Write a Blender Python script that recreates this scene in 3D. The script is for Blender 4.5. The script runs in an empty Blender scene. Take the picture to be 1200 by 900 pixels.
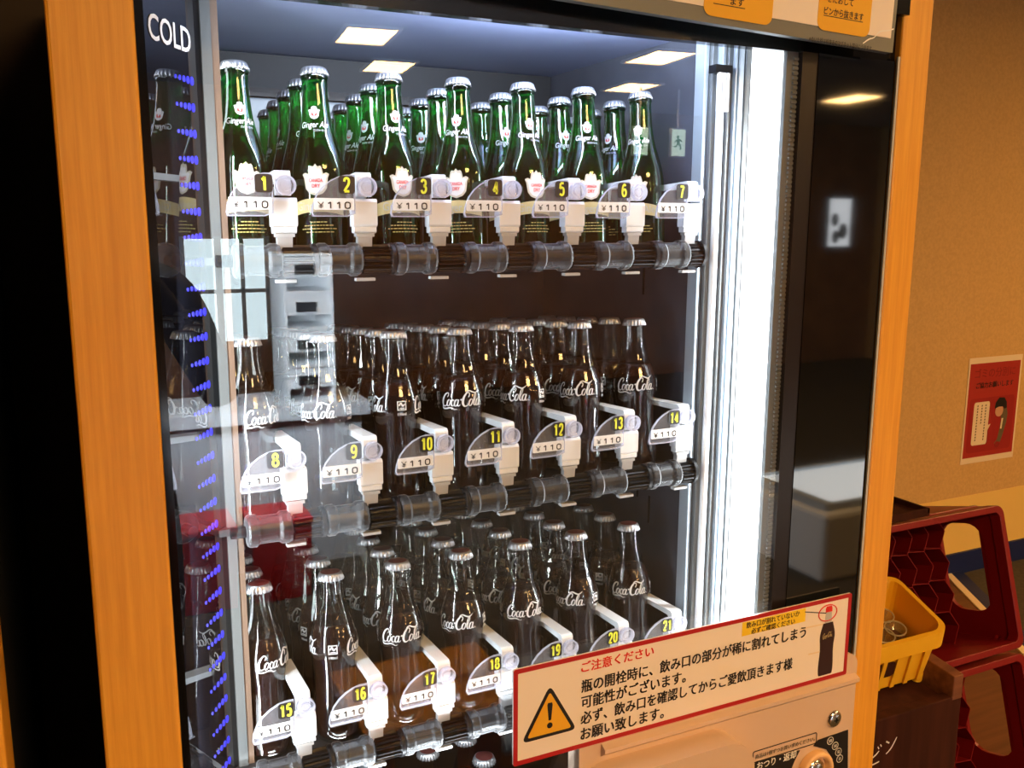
import bpy, math, random
from mathutils import Vector, Matrix
random.seed(7)
PI = math.pi
sc = bpy.context.scene
COL = sc.collection

# ------------------------------------------------------------------ camera
CAMY, CAMZ, FPX = -0.86, 1.5, 1072.35
def cam_axes(yaw, pit, rol):
    cy, sy, cp, sp, cr, sr = math.cos(yaw), math.sin(yaw), math.cos(pit), math.sin(pit), math.cos(rol), math.sin(rol)
    F = Vector((sy*cp, cy*cp, -sp)); R0 = Vector((cy, -sy, 0)); D0 = F.cross(R0)
    return cr*R0 + sr*D0, -sr*R0 + cr*D0, F
CR, CD, CF = cam_axes(0.44864631, 0.17695474, -0.00397292)
def at(u, v, y):
    """world point that photograph pixel (u, v) shows on the plane at depth y"""
    r = CR*(u-600) + CD*(v-450) + CF*FPX
    t = (y-CAMY)/r.y
    return Vector((r.x*t, y, CAMZ + r.z*t))
cam = bpy.data.cameras.new('camera'); cam_o = bpy.data.objects.new('camera', cam); COL.objects.link(cam_o)
cam.sensor_fit = 'HORIZONTAL'; cam.sensor_width = 36; cam.lens = FPX/1200*36; cam.clip_start = 0.005
M3 = Matrix((CR, -CD, -CF)).transposed()
cam_o.matrix_world = Matrix.Translation((0, CAMY, CAMZ)) @ M3.to_4x4()
sc.camera = cam_o

# ------------------------------------------------------------------ world, exposure, lamps
w = bpy.data.worlds.new('world'); sc.world = w; w.use_nodes = True
w.node_tree.nodes['Background'].inputs[0].default_value = (1.0, .62, .3, 1)
w.node_tree.nodes['Background'].inputs[1].default_value = 0.012
sc.view_settings.view_transform = 'Standard'; sc.view_settings.look = 'None'
sc.view_settings.gamma = 1; sc.view_settings.use_curve_mapping = False
sc.view_settings.exposure = 0.0
sc.cycles.transparent_max_bounces = 40
sc.cycles.max_bounces = 14

WARM = (1.0, .56, .19)
COOL = (.86, .94, 1.0)
L_CEIL = 46          # radiance of the ceiling panels
L_LED = 2.6          # radiance of the upright light panel at the right of the window
def area(name, loc, direction, sx, sy, watt, color):
    l = bpy.data.lights.new(name, 'AREA'); l.shape = 'RECTANGLE'; l.size = sx; l.size_y = sy
    l.energy = watt; l.color = color
    o = bpy.data.objects.new(name, l); COL.objects.link(o)
    o.location = loc; o.rotation_euler = Vector(direction).to_track_quat('-Z', 'Y').to_euler()
    return o
# the machine's own tubes (left edge, under the top edge, low down) and added fills
area('tube_light', (.088, .022, 1.22), (1, .30, -.02), .012, .80, 3.0, COOL)
area('tube_light', (.764, .010, 1.22), (-1, .34, -.02), .010, .80, 2.3, COOL)  # added fill at the right edge, brightens the price holders
area('tube_light', (.43, .028, 1.688), (0, .75, -.42), .52, .014, 1.5, (.78, .86, 1.0))
area('tube_light', (.145, .118, 1.25), (.8, 1, 0), .008, .84, .35, COOL)
area('tube_light', (.30, .025, .86), (.05, .8, .55), .30, .012, 1.5, COOL)
area('tube_light', (.42, .46, 1.675), (0, -.12, -1), .5, .03, .22, (.85, .93, 1.0))  # unseen fill from above, brightens the rear of the top shelf
# added unseen light, aimed at the mirrored white cabinet
area('daylight', (.58, -2.42, 1.22), (.36, -.62, -.22), .3, .3, 105, (.78, .9, 1.0))
area('tube_light', (.50, .03, 1.702), (0, .5, .85), .22, .010, 5, (.66, .78, 1.0))  # added upward light, makes the glow on the cabinet top

# ------------------------------------------------------------------ materials
def mat(name, color=(.8, .8, .8), rough=.5, metal=0, spec=.5, emit=None, strength=0, alpha=None):
    m = bpy.data.materials.new(name); m.use_nodes = True
    b = m.node_tree.nodes['Principled BSDF']
    b.inputs['Base Color'].default_value = (*color, 1)
    b.inputs['Roughness'].default_value = rough
    b.inputs['Metallic'].default_value = metal
    b.inputs['Specular IOR Level'].default_value = spec
    if emit:
        b.inputs['Emission Color'].default_value = (*emit, 1); b.inputs['Emission Strength'].default_value = strength
    return m
def noise_color(m, c1, c2, scale=(1, 1, 1), nscale=8, detail=4, bump=0, lo=.35, hi=.65, rough=.5):
    nt = m.node_tree; N = nt.nodes; L = nt.links; b = N['Principled BSDF']
    tc = N.new('ShaderNodeTexCoord'); mp = N.new('ShaderNodeMapping'); mp.inputs['Scale'].default_value = scale
    no = N.new('ShaderNodeTexNoise'); no.inputs['Scale'].default_value = nscale; no.inputs['Detail'].default_value = detail
    no.inputs['Roughness'].default_value = rough
    cr = N.new('ShaderNodeValToRGB'); cr.color_ramp.elements[0].color = (*c1, 1); cr.color_ramp.elements[1].color = (*c2, 1)
    cr.color_ramp.elements[0].position = lo; cr.color_ramp.elements[1].position = hi
    L.new(tc.outputs['Object'], mp.inputs[0]); L.new(mp.outputs[0], no.inputs['Vector']); L.new(no.outputs[0], cr.inputs[0])
    L.new(cr.outputs[0], b.inputs['Base Color'])
    if bump:
        bp = N.new('ShaderNodeBump'); bp.inputs['Strength'].default_value = bump; bp.inputs['Distance'].default_value = .004
        L.new(no.outputs[0], bp.inputs['Height']); L.new(bp.outputs[0], b.inputs['Normal'])
    return m
def clear(name, tint, refl=.04, rough=.0, white=0, wcol=(.9, .92, 1), gain=1.0):
    """clear sheet: light passes with a tint, the surface mirrors more towards grazing"""
    m = bpy.data.materials.new(name); m.use_nodes = True; nt = m.node_tree; N = nt.nodes; L = nt.links
    N.remove(N['Principled BSDF']); out = N['Material Output']
    t = N.new('ShaderNodeBsdfTransparent'); t.inputs[0].default_value = (*tint, 1)
    g = N.new('ShaderNodeBsdfGlossy'); g.inputs[0].default_value = (1, 1, 1, 1); g.inputs['Roughness'].default_value = rough
    lw = N.new('ShaderNodeLayerWeight'); lw.inputs[0].default_value = .5
    p = N.new('ShaderNodeMath'); p.operation = 'POWER'; p.inputs[1].default_value = 5; L.new(lw.outputs['Facing'], p.inputs[0])
    ma = N.new('ShaderNodeMath'); ma.operation = 'MULTIPLY_ADD'; ma.inputs[1].default_value = (.96-refl)*gain; ma.inputs[2].default_value = refl
    ma.use_clamp = True
    L.new(p.outputs[0], ma.inputs[0])
    base = t.outputs[0]
    if white:
        d = N.new('ShaderNodeBsdfTranslucent'); d.inputs[0].default_value = (*wcol, 1)
        d2 = N.new('ShaderNodeBsdfDiffuse'); d2.inputs[0].default_value = (*wcol, 1)
        dm = N.new('ShaderNodeMixShader'); L.new(d.outputs[0], dm.inputs[1]); L.new(d2.outputs[0], dm.inputs[2])
        mx0 = N.new('ShaderNodeMixShader'); mx0.inputs[0].default_value = white
        L.new(base, mx0.inputs[1]); L.new(dm.outputs[0], mx0.inputs[2]); base = mx0.outputs[0]
    mx = N.new('ShaderNodeMixShader'); L.new(ma.outputs[0], mx.inputs[0]); L.new(base, mx.inputs[1]); L.new(g.outputs[0], mx.inputs[2])
    L.new(mx.outputs[0], out.inputs[0])
    return m

M = {}
M['wood'] = noise_color(mat('orange_wood', rough=.45), (.69, .30, .022), (.81, .385, .036), (60, 60, 2.2), 3.0, 6, .05, rough=.65)
M['darkwood'] = noise_color(mat('dark_wood', rough=.75, spec=.2), (.030, .006, .003), (.052, .012, .006), (14, 14, 1.2), 3, 5, .1)
M['redwood'] = noise_color(mat('worn_wood', rough=.6), (.10, .03, .012), (.2, .07, .03), (3, 14, 14), 4, 5, .1)
M['black'] = mat('black_gloss', (.004, .004, .005), .08)
M['blackmirror'] = mat('black_mirror_glass', (.004, .004, .006), .015, spec=.6)
M['blackgloss'] = mat('black_door_glass', (.004, .005, .007), .035, spec=1.0)
M['blackmatt'] = mat('black_matt', (.006, .006, .006), .6)
M['darkgrey'] = mat('dark_grey', (.04, .042, .05), .4)
M['shelf'] = mat('shelf_grey', (.022, .021, .022), .5)
M['liner'] = noise_color(mat('cabinet_liner', rough=.35), (.048, .050, .062), (.068, .072, .088), (4, 4, 4), 3)
M['duct'] = mat('light_grey_duct', (.33, .36, .39), .5)  # rear wall grey with its light put into the colour
M['ceil_in'] = mat('cabinet_top', (.26, .30, .46), .35)
M['alu'] = mat('brushed_aluminium', (.50, .57, .64), .42, .45)
M['alugrey'] = mat('grey_aluminium', (.16, .17, .17), .45, .4)
M['tan'] = mat('tan_strip', (.13, .078, .048), .6)
M['whitep'] = mat('white_plastic', (.84, .86, .88), .35)
M['greyp'] = mat('grey_plastic', (.5, .51, .52), .3)
M['blackp'] = mat('black_plastic', (.005, .005, .006), .38, spec=.2)
M['clearp'] = clear('clear_plastic', (.97, .97, .99), .06, .05, .13)
M['cleare'] = clear('clear_plastic_edge', (.95, .95, .98), .12, .1, .55, (.85, .86, .95))
M['sleeve'] = clear('clear_sleeve', (.30, .30, .31), .035, .42, .07, (.5, .5, .52))
M['pane'] = clear('window_glass', (.985, .99, .99), .048, .0)
M['lamp'] = mat('light_panel', (.9, .9, .9), .5, emit=COOL, strength=L_LED)
M['blue'] = mat('blue_led', (.02, .02, .3), .4, emit=(.022, .016, .9), strength=.95)
M['ink'] = mat('black_ink', (.008, .006, .006), .5)
M['white'] = mat('white_print', (.86, .86, .86), .5)
M['red'] = mat('red_print', (.42, .008, .008), .45)
M['redtext'] = mat('red_text', (.72, .02, .012), .5)
M['yellow'] = mat('yellow_print', (.90, .62, .02), .5)
M['orange'] = mat('amber_print', (.80, .42, .01), .5)
M['lime'] = mat('lime_number', (.90, .95, .06), .5)
M['cream'] = mat('cream_board', (.86, .78, .72), .5)
M['beige'] = mat('beige_paint', (.66, .48, .36), .42)
M['ringp'] = mat('coin_ring_plastic', (.85, .52, .26), .4)
M['chrome'] = mat('chrome', (.7, .7, .7), .18, 1)
M['cap'] = mat('crown_cap_silver', (.46, .47, .49), .3, .8)
M['captop'] = mat('crown_cap_top', (.16, .045, .04), .3, .3)
M['glass'] = clear('bottle_glass', (.93, .965, .945), .05, .03)
M['cola'] = mat('cola', (.016, .0055, .0035), .06)
M['logo'] = mat('bottle_print', (.78, .79, .80), .5)
M['gold'] = mat('gold_print', (.62, .50, .22), .45)
M['palegold'] = mat('pale_print', (.56, .52, .40), .5)
M['tin'] = mat('ticket_text_yellow', (.45, .38, .1), .5)
M['ale'] = mat('ginger_ale_in_green_glass', (.010, .009, .006), .07)
def green_glass():
    m = bpy.data.materials.new('green_glass'); m.use_nodes = True; nt = m.node_tree; N = nt.nodes; L = nt.links
    N.remove(N['Principled BSDF']); out = N['Material Output']
    t = N.new('ShaderNodeBsdfRefraction'); t.inputs[0].default_value = (.05, .55, .13, 1); t.inputs['IOR'].default_value = 1.3; t.inputs['Roughness'].default_value = .0
    tp = N.new('ShaderNodeBsdfTransparent'); tp.inputs[0].default_value = (.07, .48, .14, 1)
    tr = N.new('ShaderNodeBsdfTranslucent'); tr.inputs[0].default_value = (.02, .42, .08, 1)
    g = N.new('ShaderNodeBsdfGlossy'); g.inputs['Roughness'].default_value = .05
    m1 = N.new('ShaderNodeMixShader'); m1.inputs[0].default_value = .30; L.new(tp.outputs[0], m1.inputs[1]); L.new(t.outputs[0], m1.inputs[2])
    m2 = N.new('ShaderNodeMixShader'); m2.inputs[0].default_value = .07; L.new(m1.outputs[0], m2.inputs[1]); L.new(tr.outputs[0], m2.inputs[2])
    lw = N.new('ShaderNodeLayerWeight'); p = N.new('ShaderNodeMath'); p.operation = 'POWER'; p.inputs[1].default_value = 4; L.new(lw.outputs['Facing'], p.inputs[0])
    ma = N.new('ShaderNodeMath'); ma.operation = 'MULTIPLY_ADD'; ma.inputs[1].default_value = .7; ma.inputs[2].default_value = .06; L.new(p.outputs[0], ma.inputs[0])
    m3 = N.new('ShaderNodeMixShader'); L.new(ma.outputs[0], m3.inputs[0]); L.new(m2.outputs[0], m3.inputs[1]); L.new(g.outputs[0], m3.inputs[2])
    L.new(m3.outputs[0], out.inputs[0])
    return m
M['green'] = green_glass()
M['wallpaper'] = noise_color(mat('wallpaper', rough=.85), (.60, .36, .125), (.67, .41, .15), (1, 1, 1), 90, 3, .25)
M['wainscot'] = mat('wainscot_paint', (.86, .58, .17), .6)
M['bluetrim'] = mat('blue_skirting', (.006, .016, .10), .5)
M['floor'] = noise_color(mat('floor_carpet', rough=.9), (.05, .038, .024), (.075, .058, .036), (1, 1, 1), 60, 4, .3)
M['floorboard'] = noise_color(mat('floor_boards', rough=.45), (.10, .035, .016), (.15, .055, .024), (1.5, 12, 1), 3, 4)
M['ceiling'] = mat('ceiling_paint', (.17, .15, .15), .8)
M['brownwall'] = noise_color(mat('brown_wall', rough=.7), (.30, .14, .07), (.40, .20, .10), (1, 1, 1), 4)
M['darkwall'] = mat('dark_wall', (.05, .035, .028), .8)
M['panel_lamp'] = mat('ceiling_panel', (.9, .8, .7), .5, emit=WARM, strength=L_CEIL)
M['daylight'] = mat('shop_window', (.8, .8, .8), .5, emit=(.72, .92, 1.0), strength=8)
M['crate'] = mat('red_crate_plastic', (.20, .004, .006), .4)
M['basket'] = mat('yellow_basket_plastic', (.86, .47, .018), .4)
M['cuprim'] = clear('clear_cup', (.88, .86, .8), .06, .03, .22, (.9, .8, .55))
M['poster_red'] = mat('poster_red', (.40, .022, .014), .6)
M['poster_dred'] = mat('poster_dark_red', (.33, .012, .010), .6)
M['poster_deep'] = mat('poster_deep_red', (.26, .010, .008), .6)
M['paper'] = mat('poster_paper', (.82, .66, .46), .6)
M['skin'] = mat('skin', (.62, .34, .2), .5)
M['hair'] = mat('hair', (.012, .009, .008), .5)
M['uniform'] = mat('khaki_print', (.14, .10, .05), .6)
M['cloth'] = mat('black_cloth', (.012, .012, .014), .9)
M['cabwhite'] = mat('white_cabinet', (.8, .82, .84), .4)
M['redbox'] = mat('red_box', (.5, .015, .02), .4)
M['greycounter'] = mat('grey_counter', (.45, .47, .5), .5)

# ------------------------------------------------------------------ mesh builder
class MB:
    def __init__(s): s.v = []; s.f = []; s.m = []; s.sm = []
    def add(s, vs, fs, mi=0, smooth=False):
        o = len(s.v); s.v += [tuple(v) for v in vs]
        for f in fs: s.f.append(tuple(i+o for i in f)); s.m.append(mi); s.sm.append(smooth)
        return s
    def box(s, x0, x1, y0, y1, z0, z1, mi=0, T=None):
        vs = [Vector((x, y, z)) for z in (z0, z1) for y in (y0, y1) for x in (x0, x1)]
        if T: vs = [T @ v for v in vs]
        return s.add(vs, [(0, 2, 3, 1), (4, 5, 7, 6), (0, 1, 5, 4), (2, 6, 7, 3), (0, 4, 6, 2), (1, 3, 7, 5)], mi)
    def hexa(s, bottom, top, mi=0):
        """solid from two matching loops"""
        n = len(bottom); vs = list(bottom)+list(top)
        fs = [tuple(range(n-1, -1, -1)), tuple(range(n, 2*n))]+[(i, (i+1) % n, n+(i+1) % n, n+i) for i in range(n)]
        return s.add(vs, fs, mi)
    def prism(s, poly, d0, d1, F, mi=0, smooth=False):
        """poly (a,b) extruded from d0 to d1; F(a,b,d) -> point"""
        n = len(poly); vs = [F(a, b, d0) for a, b in poly]+[F(a, b, d1) for a, b in poly]
        s.add(vs, [tuple(range(n-1, -1, -1)), tuple(range(n, 2*n))], mi)
        return s.add(vs, [(i, (i+1) % n, n+(i+1) % n, n+i) for i in range(n)], mi, smooth)
    def ring(s, outer, inner, d0, d1, F, mi=0):
        """frame between two loops of equal length, extruded"""
        n = len(outer); vs = []
        for d in (d0, d1):
            vs += [F(a, b, d) for a, b in outer]+[F(a, b, d) for a, b in inner]
        fs = []
        for i in range(n):
            j = (i+1) % n
            fs += [(i, n+i, n+j, j), (2*n+i, 2*n+j, 3*n+j, 3*n+i), (i, j, 2*n+j, 2*n+i), (n+i, 3*n+i, 3*n+j, n+j)]
        return s.add(vs, fs, mi)
    def lathe(s, prof, seg=32, mi=0, F=None, mod=None, caps=True, smooth=True):
        """prof [(r, z)]; mod(r, z, phi) -> r"""
        vs = []; n = len(prof)
        for r, z in prof:
            for k in range(seg):
                a = 2*PI*k/seg; rr = mod(r, z, a) if mod else r
                p = Vector((rr*math.cos(a), rr*math.sin(a), z)); vs.append(F(p) if F else p)
        fs = [(i*seg+k, i*seg+(k+1) % seg, (i+1)*seg+(k+1) % seg, (i+1)*seg+k) for i in range(n-1) for k in range(seg)]
        s.add(vs, fs, mi, smooth)
        if caps:
            s.add(vs[:seg], [tuple(range(seg-1, -1, -1))], mi); s.add(vs[-seg:], [tuple(range(seg))], mi)
        return s
    def cyl(s, p0, p1, r, seg=16, mi=0, r1=None, smooth=True):
        p0, p1 = Vector(p0), Vector(p1); ax = p1-p0; q = ax.to_track_quat('Z', 'Y')
        return s.lathe([(r, 0), (r if r1 is None else r1, ax.length)], seg, mi, F=lambda p: p0+q @ p, smooth=smooth)
    def tube(s, pts, r, seg=8, mi=0):
        pts = [Vector(p) for p in pts]; vs = []; n = len(pts)
        for i, p in enumerate(pts):
            t = (pts[min(i+1, n-1)]-pts[max(i-1, 0)]).normalized(); q = t.to_track_quat('Z', 'Y')
            rr = r[i] if isinstance(r, (list, tuple)) else r
            vs += [p+q @ Vector((rr*math.cos(2*PI*k/seg), rr*math.sin(2*PI*k/seg), 0)) for k in range(seg)]
        fs = [(i*seg+k, i*seg+(k+1) % seg, (i+1)*seg+(k+1) % seg, (i+1)*seg+k) for i in range(n-1) for k in range(seg)]
        s.add(vs, fs, mi, True); s.add(vs[:seg], [tuple(range(seg-1, -1, -1))], mi); s.add(vs[-seg:], [tuple(range(seg))], mi)
        return s
    def flat(s, mesh2d, F, mi=0):
        vs, fs = mesh2d; lay = getattr(vs, 'lay', 0)     # overlapping pen passes lie a hair in front of each other
        return s.add([Vector(F(a, b))-Vector((0, 3e-5*(i//lay) if lay else 0, 0)) for i, (a, b) in enumerate(vs)], fs, mi)
    def build(s, name, mats, parent=None, loc=None, bevel=0, bseg=2):
        me = bpy.data.meshes.new(name)
        org = parent_world(parent) if parent else Vector((0, 0, 0))
        base = Vector(loc) if loc is not None else None
        off = org if base is None else base
        me.from_pydata([tuple(Vector(v)-off) for v in s.v], [], s.f); me.validate(); me.update()
        # from_pydata keeps order; validate may drop faces, so guard the lengths
        if len(me.polygons) == len(s.m):
            me.polygons.foreach_set('material_index', s.m); me.polygons.foreach_set('use_smooth', s.sm)
        for m in (mats if isinstance(mats, (list, tuple)) else [mats]): me.materials.append(m)
        o = bpy.data.objects.new(name, me); COL.objects.link(o)
        if parent: o.parent = parent
        if base is not None: o.location = base-org
        if bevel:
            b = o.modifiers.new('bevel', 'BEVEL'); b.width = bevel; b.segments = bseg; b.limit_method = 'ANGLE'; b.angle_limit = .7
        return o
def parent_world(p):
    v = Vector(p.location)
    while p.parent: p = p.parent; v += Vector(p.location)
    return v
def empty(name, loc, label, cat, group=None):
    o = bpy.data.objects.new(name, None); COL.objects.link(o); o.location = loc; o.empty_display_size = .05
    tag(o, label, cat, group); return o
def tag(o, label, cat, group=None):
    o['label'] = label; o['category'] = cat
    if group: o['group'] = group
    return o
def struct(o): o['kind'] = 'structure'; return o

# ------------------------------------------------------------------ text and 2D shapes
_tc = {}
class VL(list): lay = 0
def keep(new, old):
    r = VL(new); r.lay = getattr(old, 'lay', 0); return r
def text2d(body, size, width=None, bold=0.0, shear=0.0, align='LEFT', spacing=1.0):
    """outline text as (verts, faces) in 2D; left / centre on x, baseline at 0; width squeezes to fit"""
    key = (body, bold, shear, spacing)
    if key not in _tc:
        c = bpy.data.curves.new('t', 'FONT'); c.body = body; c.size = 1; c.offset = bold if body.isascii() else 0; c.shear = shear
        c.space_character = spacing; c.resolution_u = 3
        o = bpy.data.objects.new('t', c); COL.objects.link(o)
        bpy.context.view_layer.update()
        dg = bpy.context.evaluated_depsgraph_get()
        me = bpy.data.meshes.new_from_object(o.evaluated_get(dg))
        vs = [(v.co.x, v.co.y) for v in me.vertices]; fs = [tuple(p.vertices) for p in me.polygons]
        bpy.data.objects.remove(o); bpy.data.curves.remove(c); bpy.data.meshes.remove(me)
        if bold and not body.isascii():     # heavier strokes: the outline laid down again, shifted by a hair
            n0 = len(vs); base, bf = list(vs), list(fs); vs, fs = VL(), []; vs.lay = n0
            for i, (dx, dy) in enumerate(((-1, -.6), (1, -.6), (-1, .6), (1, .6))):
                vs += [(x+dx*bold*.9, y+dy*bold*.9) for x, y in base]; fs += [tuple(j+n0*i for j in f) for f in bf]
        _tc[key] = (vs, fs)
    vs, fs = _tc[key]
    xs = [v[0] for v in vs]; x0, x1 = min(xs), max(xs)
    kx = size if width is None else width/(x1-x0)
    sh = {'LEFT': x0, 'CENTER': (x0+x1)/2, 'RIGHT': x1}[align]
    return keep([((x-sh)*kx, y*size) for x, y in vs], vs), fs
def height2d(t): ys = [v[1] for v in t[0]]; return min(ys), max(ys)
def shift2d(t, dx, dy): return keep([(x+dx, y+dy) for x, y in t[0]], t[0]), t[1]
def centred(t):
    xs = [v[0] for v in t[0]]; ys = [v[1] for v in t[0]]
    return shift2d(t, -(min(xs)+max(xs))/2, -(min(ys)+max(ys))/2)
def rrect(x0, x1, z0, z1, r, n=5):
    pts = []
    for cx, cz, a0 in ((x1-r, z0+r, -PI/2), (x1-r, z1-r, 0), (x0+r, z1-r, PI/2), (x0+r, z0+r, PI)):
        for k in range(n+1):
            a = a0+PI/2*k/n; pts.append((cx+r*math.cos(a), cz+r*math.sin(a)))
    return pts
def circle(cx, cz, r, n=24, ry=None):
    return [(cx+r*math.cos(2*PI*k/n), cz+(ry or r)*math.sin(2*PI*k/n)) for k in range(n)]
def catmull(pts, n=6):
    out = []; P = [pts[0]]+list(pts)+[pts[-1]]
    for i in range(1, len(P)-2):
        for k in range(n):
            t = k/n; a, b, c, d = P[i-1], P[i], P[i+1], P[i+2]
            out.append(tuple(.5*((2*b[j])+(-a[j]+c[j])*t+(2*a[j]-5*b[j]+4*c[j]-d[j])*t*t+(-a[j]+3*b[j]-3*c[j]+d[j])*t**3) for j in range(len(b))))
    out.append(tuple(pts[-1])); return out
def stroke2d(pts, n=6):
    """variable width pen stroke: pts (x, y, width) -> (verts, faces)"""
    c = catmull(pts, n); vs = []; fs = []
    for i, (x, y, wd) in enumerate(c):
        x0, y0 = c[max(i-1, 0)][:2]; x1, y1 = c[min(i+1, len(c)-1)][:2]
        dx, dy = x1-x0, y1-y0; l = math.hypot(dx, dy) or 1
        nx, ny = -dy/l*wd/2, dx/l*wd/2
        vs += [(x+nx, y+ny), (x-nx, y-ny)]
    for i in range(len(c)-1): fs.append((2*i, 2*i+1, 2*i+3, 2*i+2))
    return vs, fs
def merge2d(*ts):
    vs, fs = [], []
    for t in ts:
        o = len(vs); vs += t[0]; fs += [tuple(i+o for i in f) for f in t[1]]
    return vs, fs
def poly2d(p): return list(p), [tuple(range(len(p)))]
def scale2d(t, k, ky=None): return keep([(x*k, y*(ky or k)) for x, y in t[0]], t[0]), t[1]

def oval(cx, w=.13, h=.26, cy=.25, sl=.28, w0=.05, w1=.12):
    p = []
    for k in range(13):
        a = PI/2+2*PI*k/12
        p.append((cx+w*math.cos(a)+sl*h*math.sin(a), cy+h*math.sin(a), w1 if 2 <= k <= 4 else (w0+w1)/2 if k in (1, 5, 7, 8, 9) else w0))
    return stroke2d(p, 3)
def script_logo():
    S = []
    S.append(stroke2d([(.62, .70, .05), (.74, .86, .07), (.72, 1.0, .07), (.56, 1.0, .08), (.34, .80, .13), (.17, .48, .17), (.14, .17, .16), (.27, -.01, .11), (.46, .04, .06), (.62, .2, .05)]))
    S.append(stroke2d([(.20, .10, .05), (.10, -.06, .09), (.22, -.20, .12), (.52, -.20, .11), (.82, -.13, .10), (1.06, -.18, .09), (1.22, -.28, .05), (1.42, -.22, .03)]))
    S.append(oval(.72)); S.append(stroke2d([(.86, .44, .04), (.98, .36, .04)]))
    S.append(stroke2d([(1.18, .40, .06), (1.14, .50, .06), (1.02, .42, .09), (.95, .22, .12), (1.0, .02, .10), (1.12, .04, .05), (1.22, .16, .04)]))
    S.append(oval(1.36)); S.append(stroke2d([(1.56, .50, .10), (1.48, .2, .11), (1.48, .04, .10), (1.58, .02, .05), (1.68, .14, .04)]))
    S.append(stroke2d([(1.70, .46, .10), (1.82, .52, .12)]))
    S.append(stroke2d([(2.34, .66, .05), (2.44, .84, .07), (2.42, .98, .07), (2.28, 1.02, .08), (2.08, .84, .13), (1.92, .5, .18), (1.90, .16, .17), (2.04, -.03, .12), (2.24, .04, .06), (2.40, .2, .05)]))
    S.append(stroke2d([(2.16, .80, .04), (2.20, 1.06, .07), (2.42, 1.16, .09), (2.66, 1.06, .10), (2.92, .98, .09), (3.12, 1.06, .07), (3.26, 1.20, .03)]))
    S.append(oval(2.52)); S.append(stroke2d([(2.66, .44, .04), (2.76, .4, .04)]))
    S.append(stroke2d([(2.76, .18, .04), (2.96, .6, .05), (3.02, .88, .06), (2.94, .94, .06), (2.84, .66, .10), (2.78, .24, .12), (2.82, .02, .09), (2.94, .08, .04)]))
    S.append(oval(3.12)); S.append(stroke2d([(3.32, .50, .10), (3.24, .2, .11), (3.25, .04, .10), (3.34, .02, .05), (3.44, .14, .04)]))
    S.append(poly2d(circle(3.50, .03, .04, 8)))
    t = merge2d(*S)
    return scale2d(shift2d(t, -1.80, -.44), .052/3.5)
LOGO = script_logo()

# ------------------------------------------------------------------ room shell
ZB = CAMZ
def shell(name, m, x0, x1, y0, y1, z0, z1):
    return struct(MB().box(x0, x1, y0, y1, z0, z1).build(name, m, loc=((x0+x1)/2, (y0+y1)/2, z0)))
WY = 1.70
shell('floor', M['floor'], -3.5, 8, -6.6, WY+.1, -.1, 0)
shell('ceiling', M['ceiling'], -3.5, 8, -6.6, WY+.1, 2.5, 2.6)
shell('wall_back', M['wallpaper'], 1.05, 8, WY, WY+.1, .345, 2.5)
shell('trim_1', M['wainscot'], 1.05, 8, WY-.002, WY+.1, 0, .345)
shell('baseboard_back', M['bluetrim'], 1.05, 8, WY-.014, WY-.002, 0, .095)
shell('wall_left', M['darkwall'], -3.5, 1.05, .72, .80, 0, 2.5)
shell('wall_side', M['wallpaper'], .97, 1.05, .80, WY+.1, 0, 2.5)
shell('wall_west', M['darkwall'], -3.6, -3.5, -6.6, .8, 0, 2.5)
shell('wall_right', M['wallpaper'], 8, 8.1, -6.6, WY+.1, 0, 2.5)
shell('wall_front', M['brownwall'], -3.6, 8.1, -6.7, -6.6, 0, 2.5)
# shop front daylight behind the viewer
wn = MB().box(.78, 1.40, -6.60, -6.585, .55, 1.35)
for xx, ww in ((.77, .03), (1.02, .05), (1.21, .03), (1.40, .04)): wn.box(xx, xx+ww, -6.60, -6.56, .53, 1.37, 1)
wn.box(.77, 1.42, -6.60, -6.56, .93, .96, 1)
struct(wn.build('window_1', [M['daylight'], M['greyp']], loc=(1.1, -6.59, .55)))
# ceiling light panels
def ceiling_light(x, y, sx, sy, rz, label):
    r = empty('ceiling_light', (x, y, 2.5), label, 'light', 'ceiling light panels'); r.rotation_euler.z = rz
    o = Vector((x, y, 2.5))
    a = MB(); a.ring(rrect(-sx/2-.02, sx/2+.02, -sy/2-.02, sy/2+.02, .01, 2), rrect(-sx/2, sx/2, -sy/2, sy/2, .006, 2), -.014, 0, lambda a_, b_, d: o+Vector((a_, b_, d)))
    a.build('frame', M['whitep'], r)
    MB().box(x-sx/2, x+sx/2, y-sy/2, y+sy/2, 2.492, 2.4985).build('diffuser', M['panel_lamp'], r)
for i, (x, y) in enumerate([(1.56, -4.24), (1.99, -5.16), (3.38, -4.07), (3.93, -5.24), (5.88, -4.96)]):
    ceiling_light(x, y, .27, .46, .12, 'warm rectangular ceiling light mirrored in the upper glass, %s' % ['upper left one', 'lower left one just under another', 'upper right one', 'lower right one under another', 'one in the black strip at right'][i])
ceiling_light(.75, -2.1, .75, .75, 0, 'large square warm ceiling light in front of the drinks machine')  # unseen panel added to light the machine front
ceiling_light(3.3, -1.6, .6, .6, 0, 'square warm ceiling light in front of the red crates')  # unseen panel added to light the right side
ceiling_light(4.3, -.35, .6, .6, 0, 'square warm ceiling light nearest the wall with the red poster')  # unseen panel added to brighten the wallpapered wall


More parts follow.
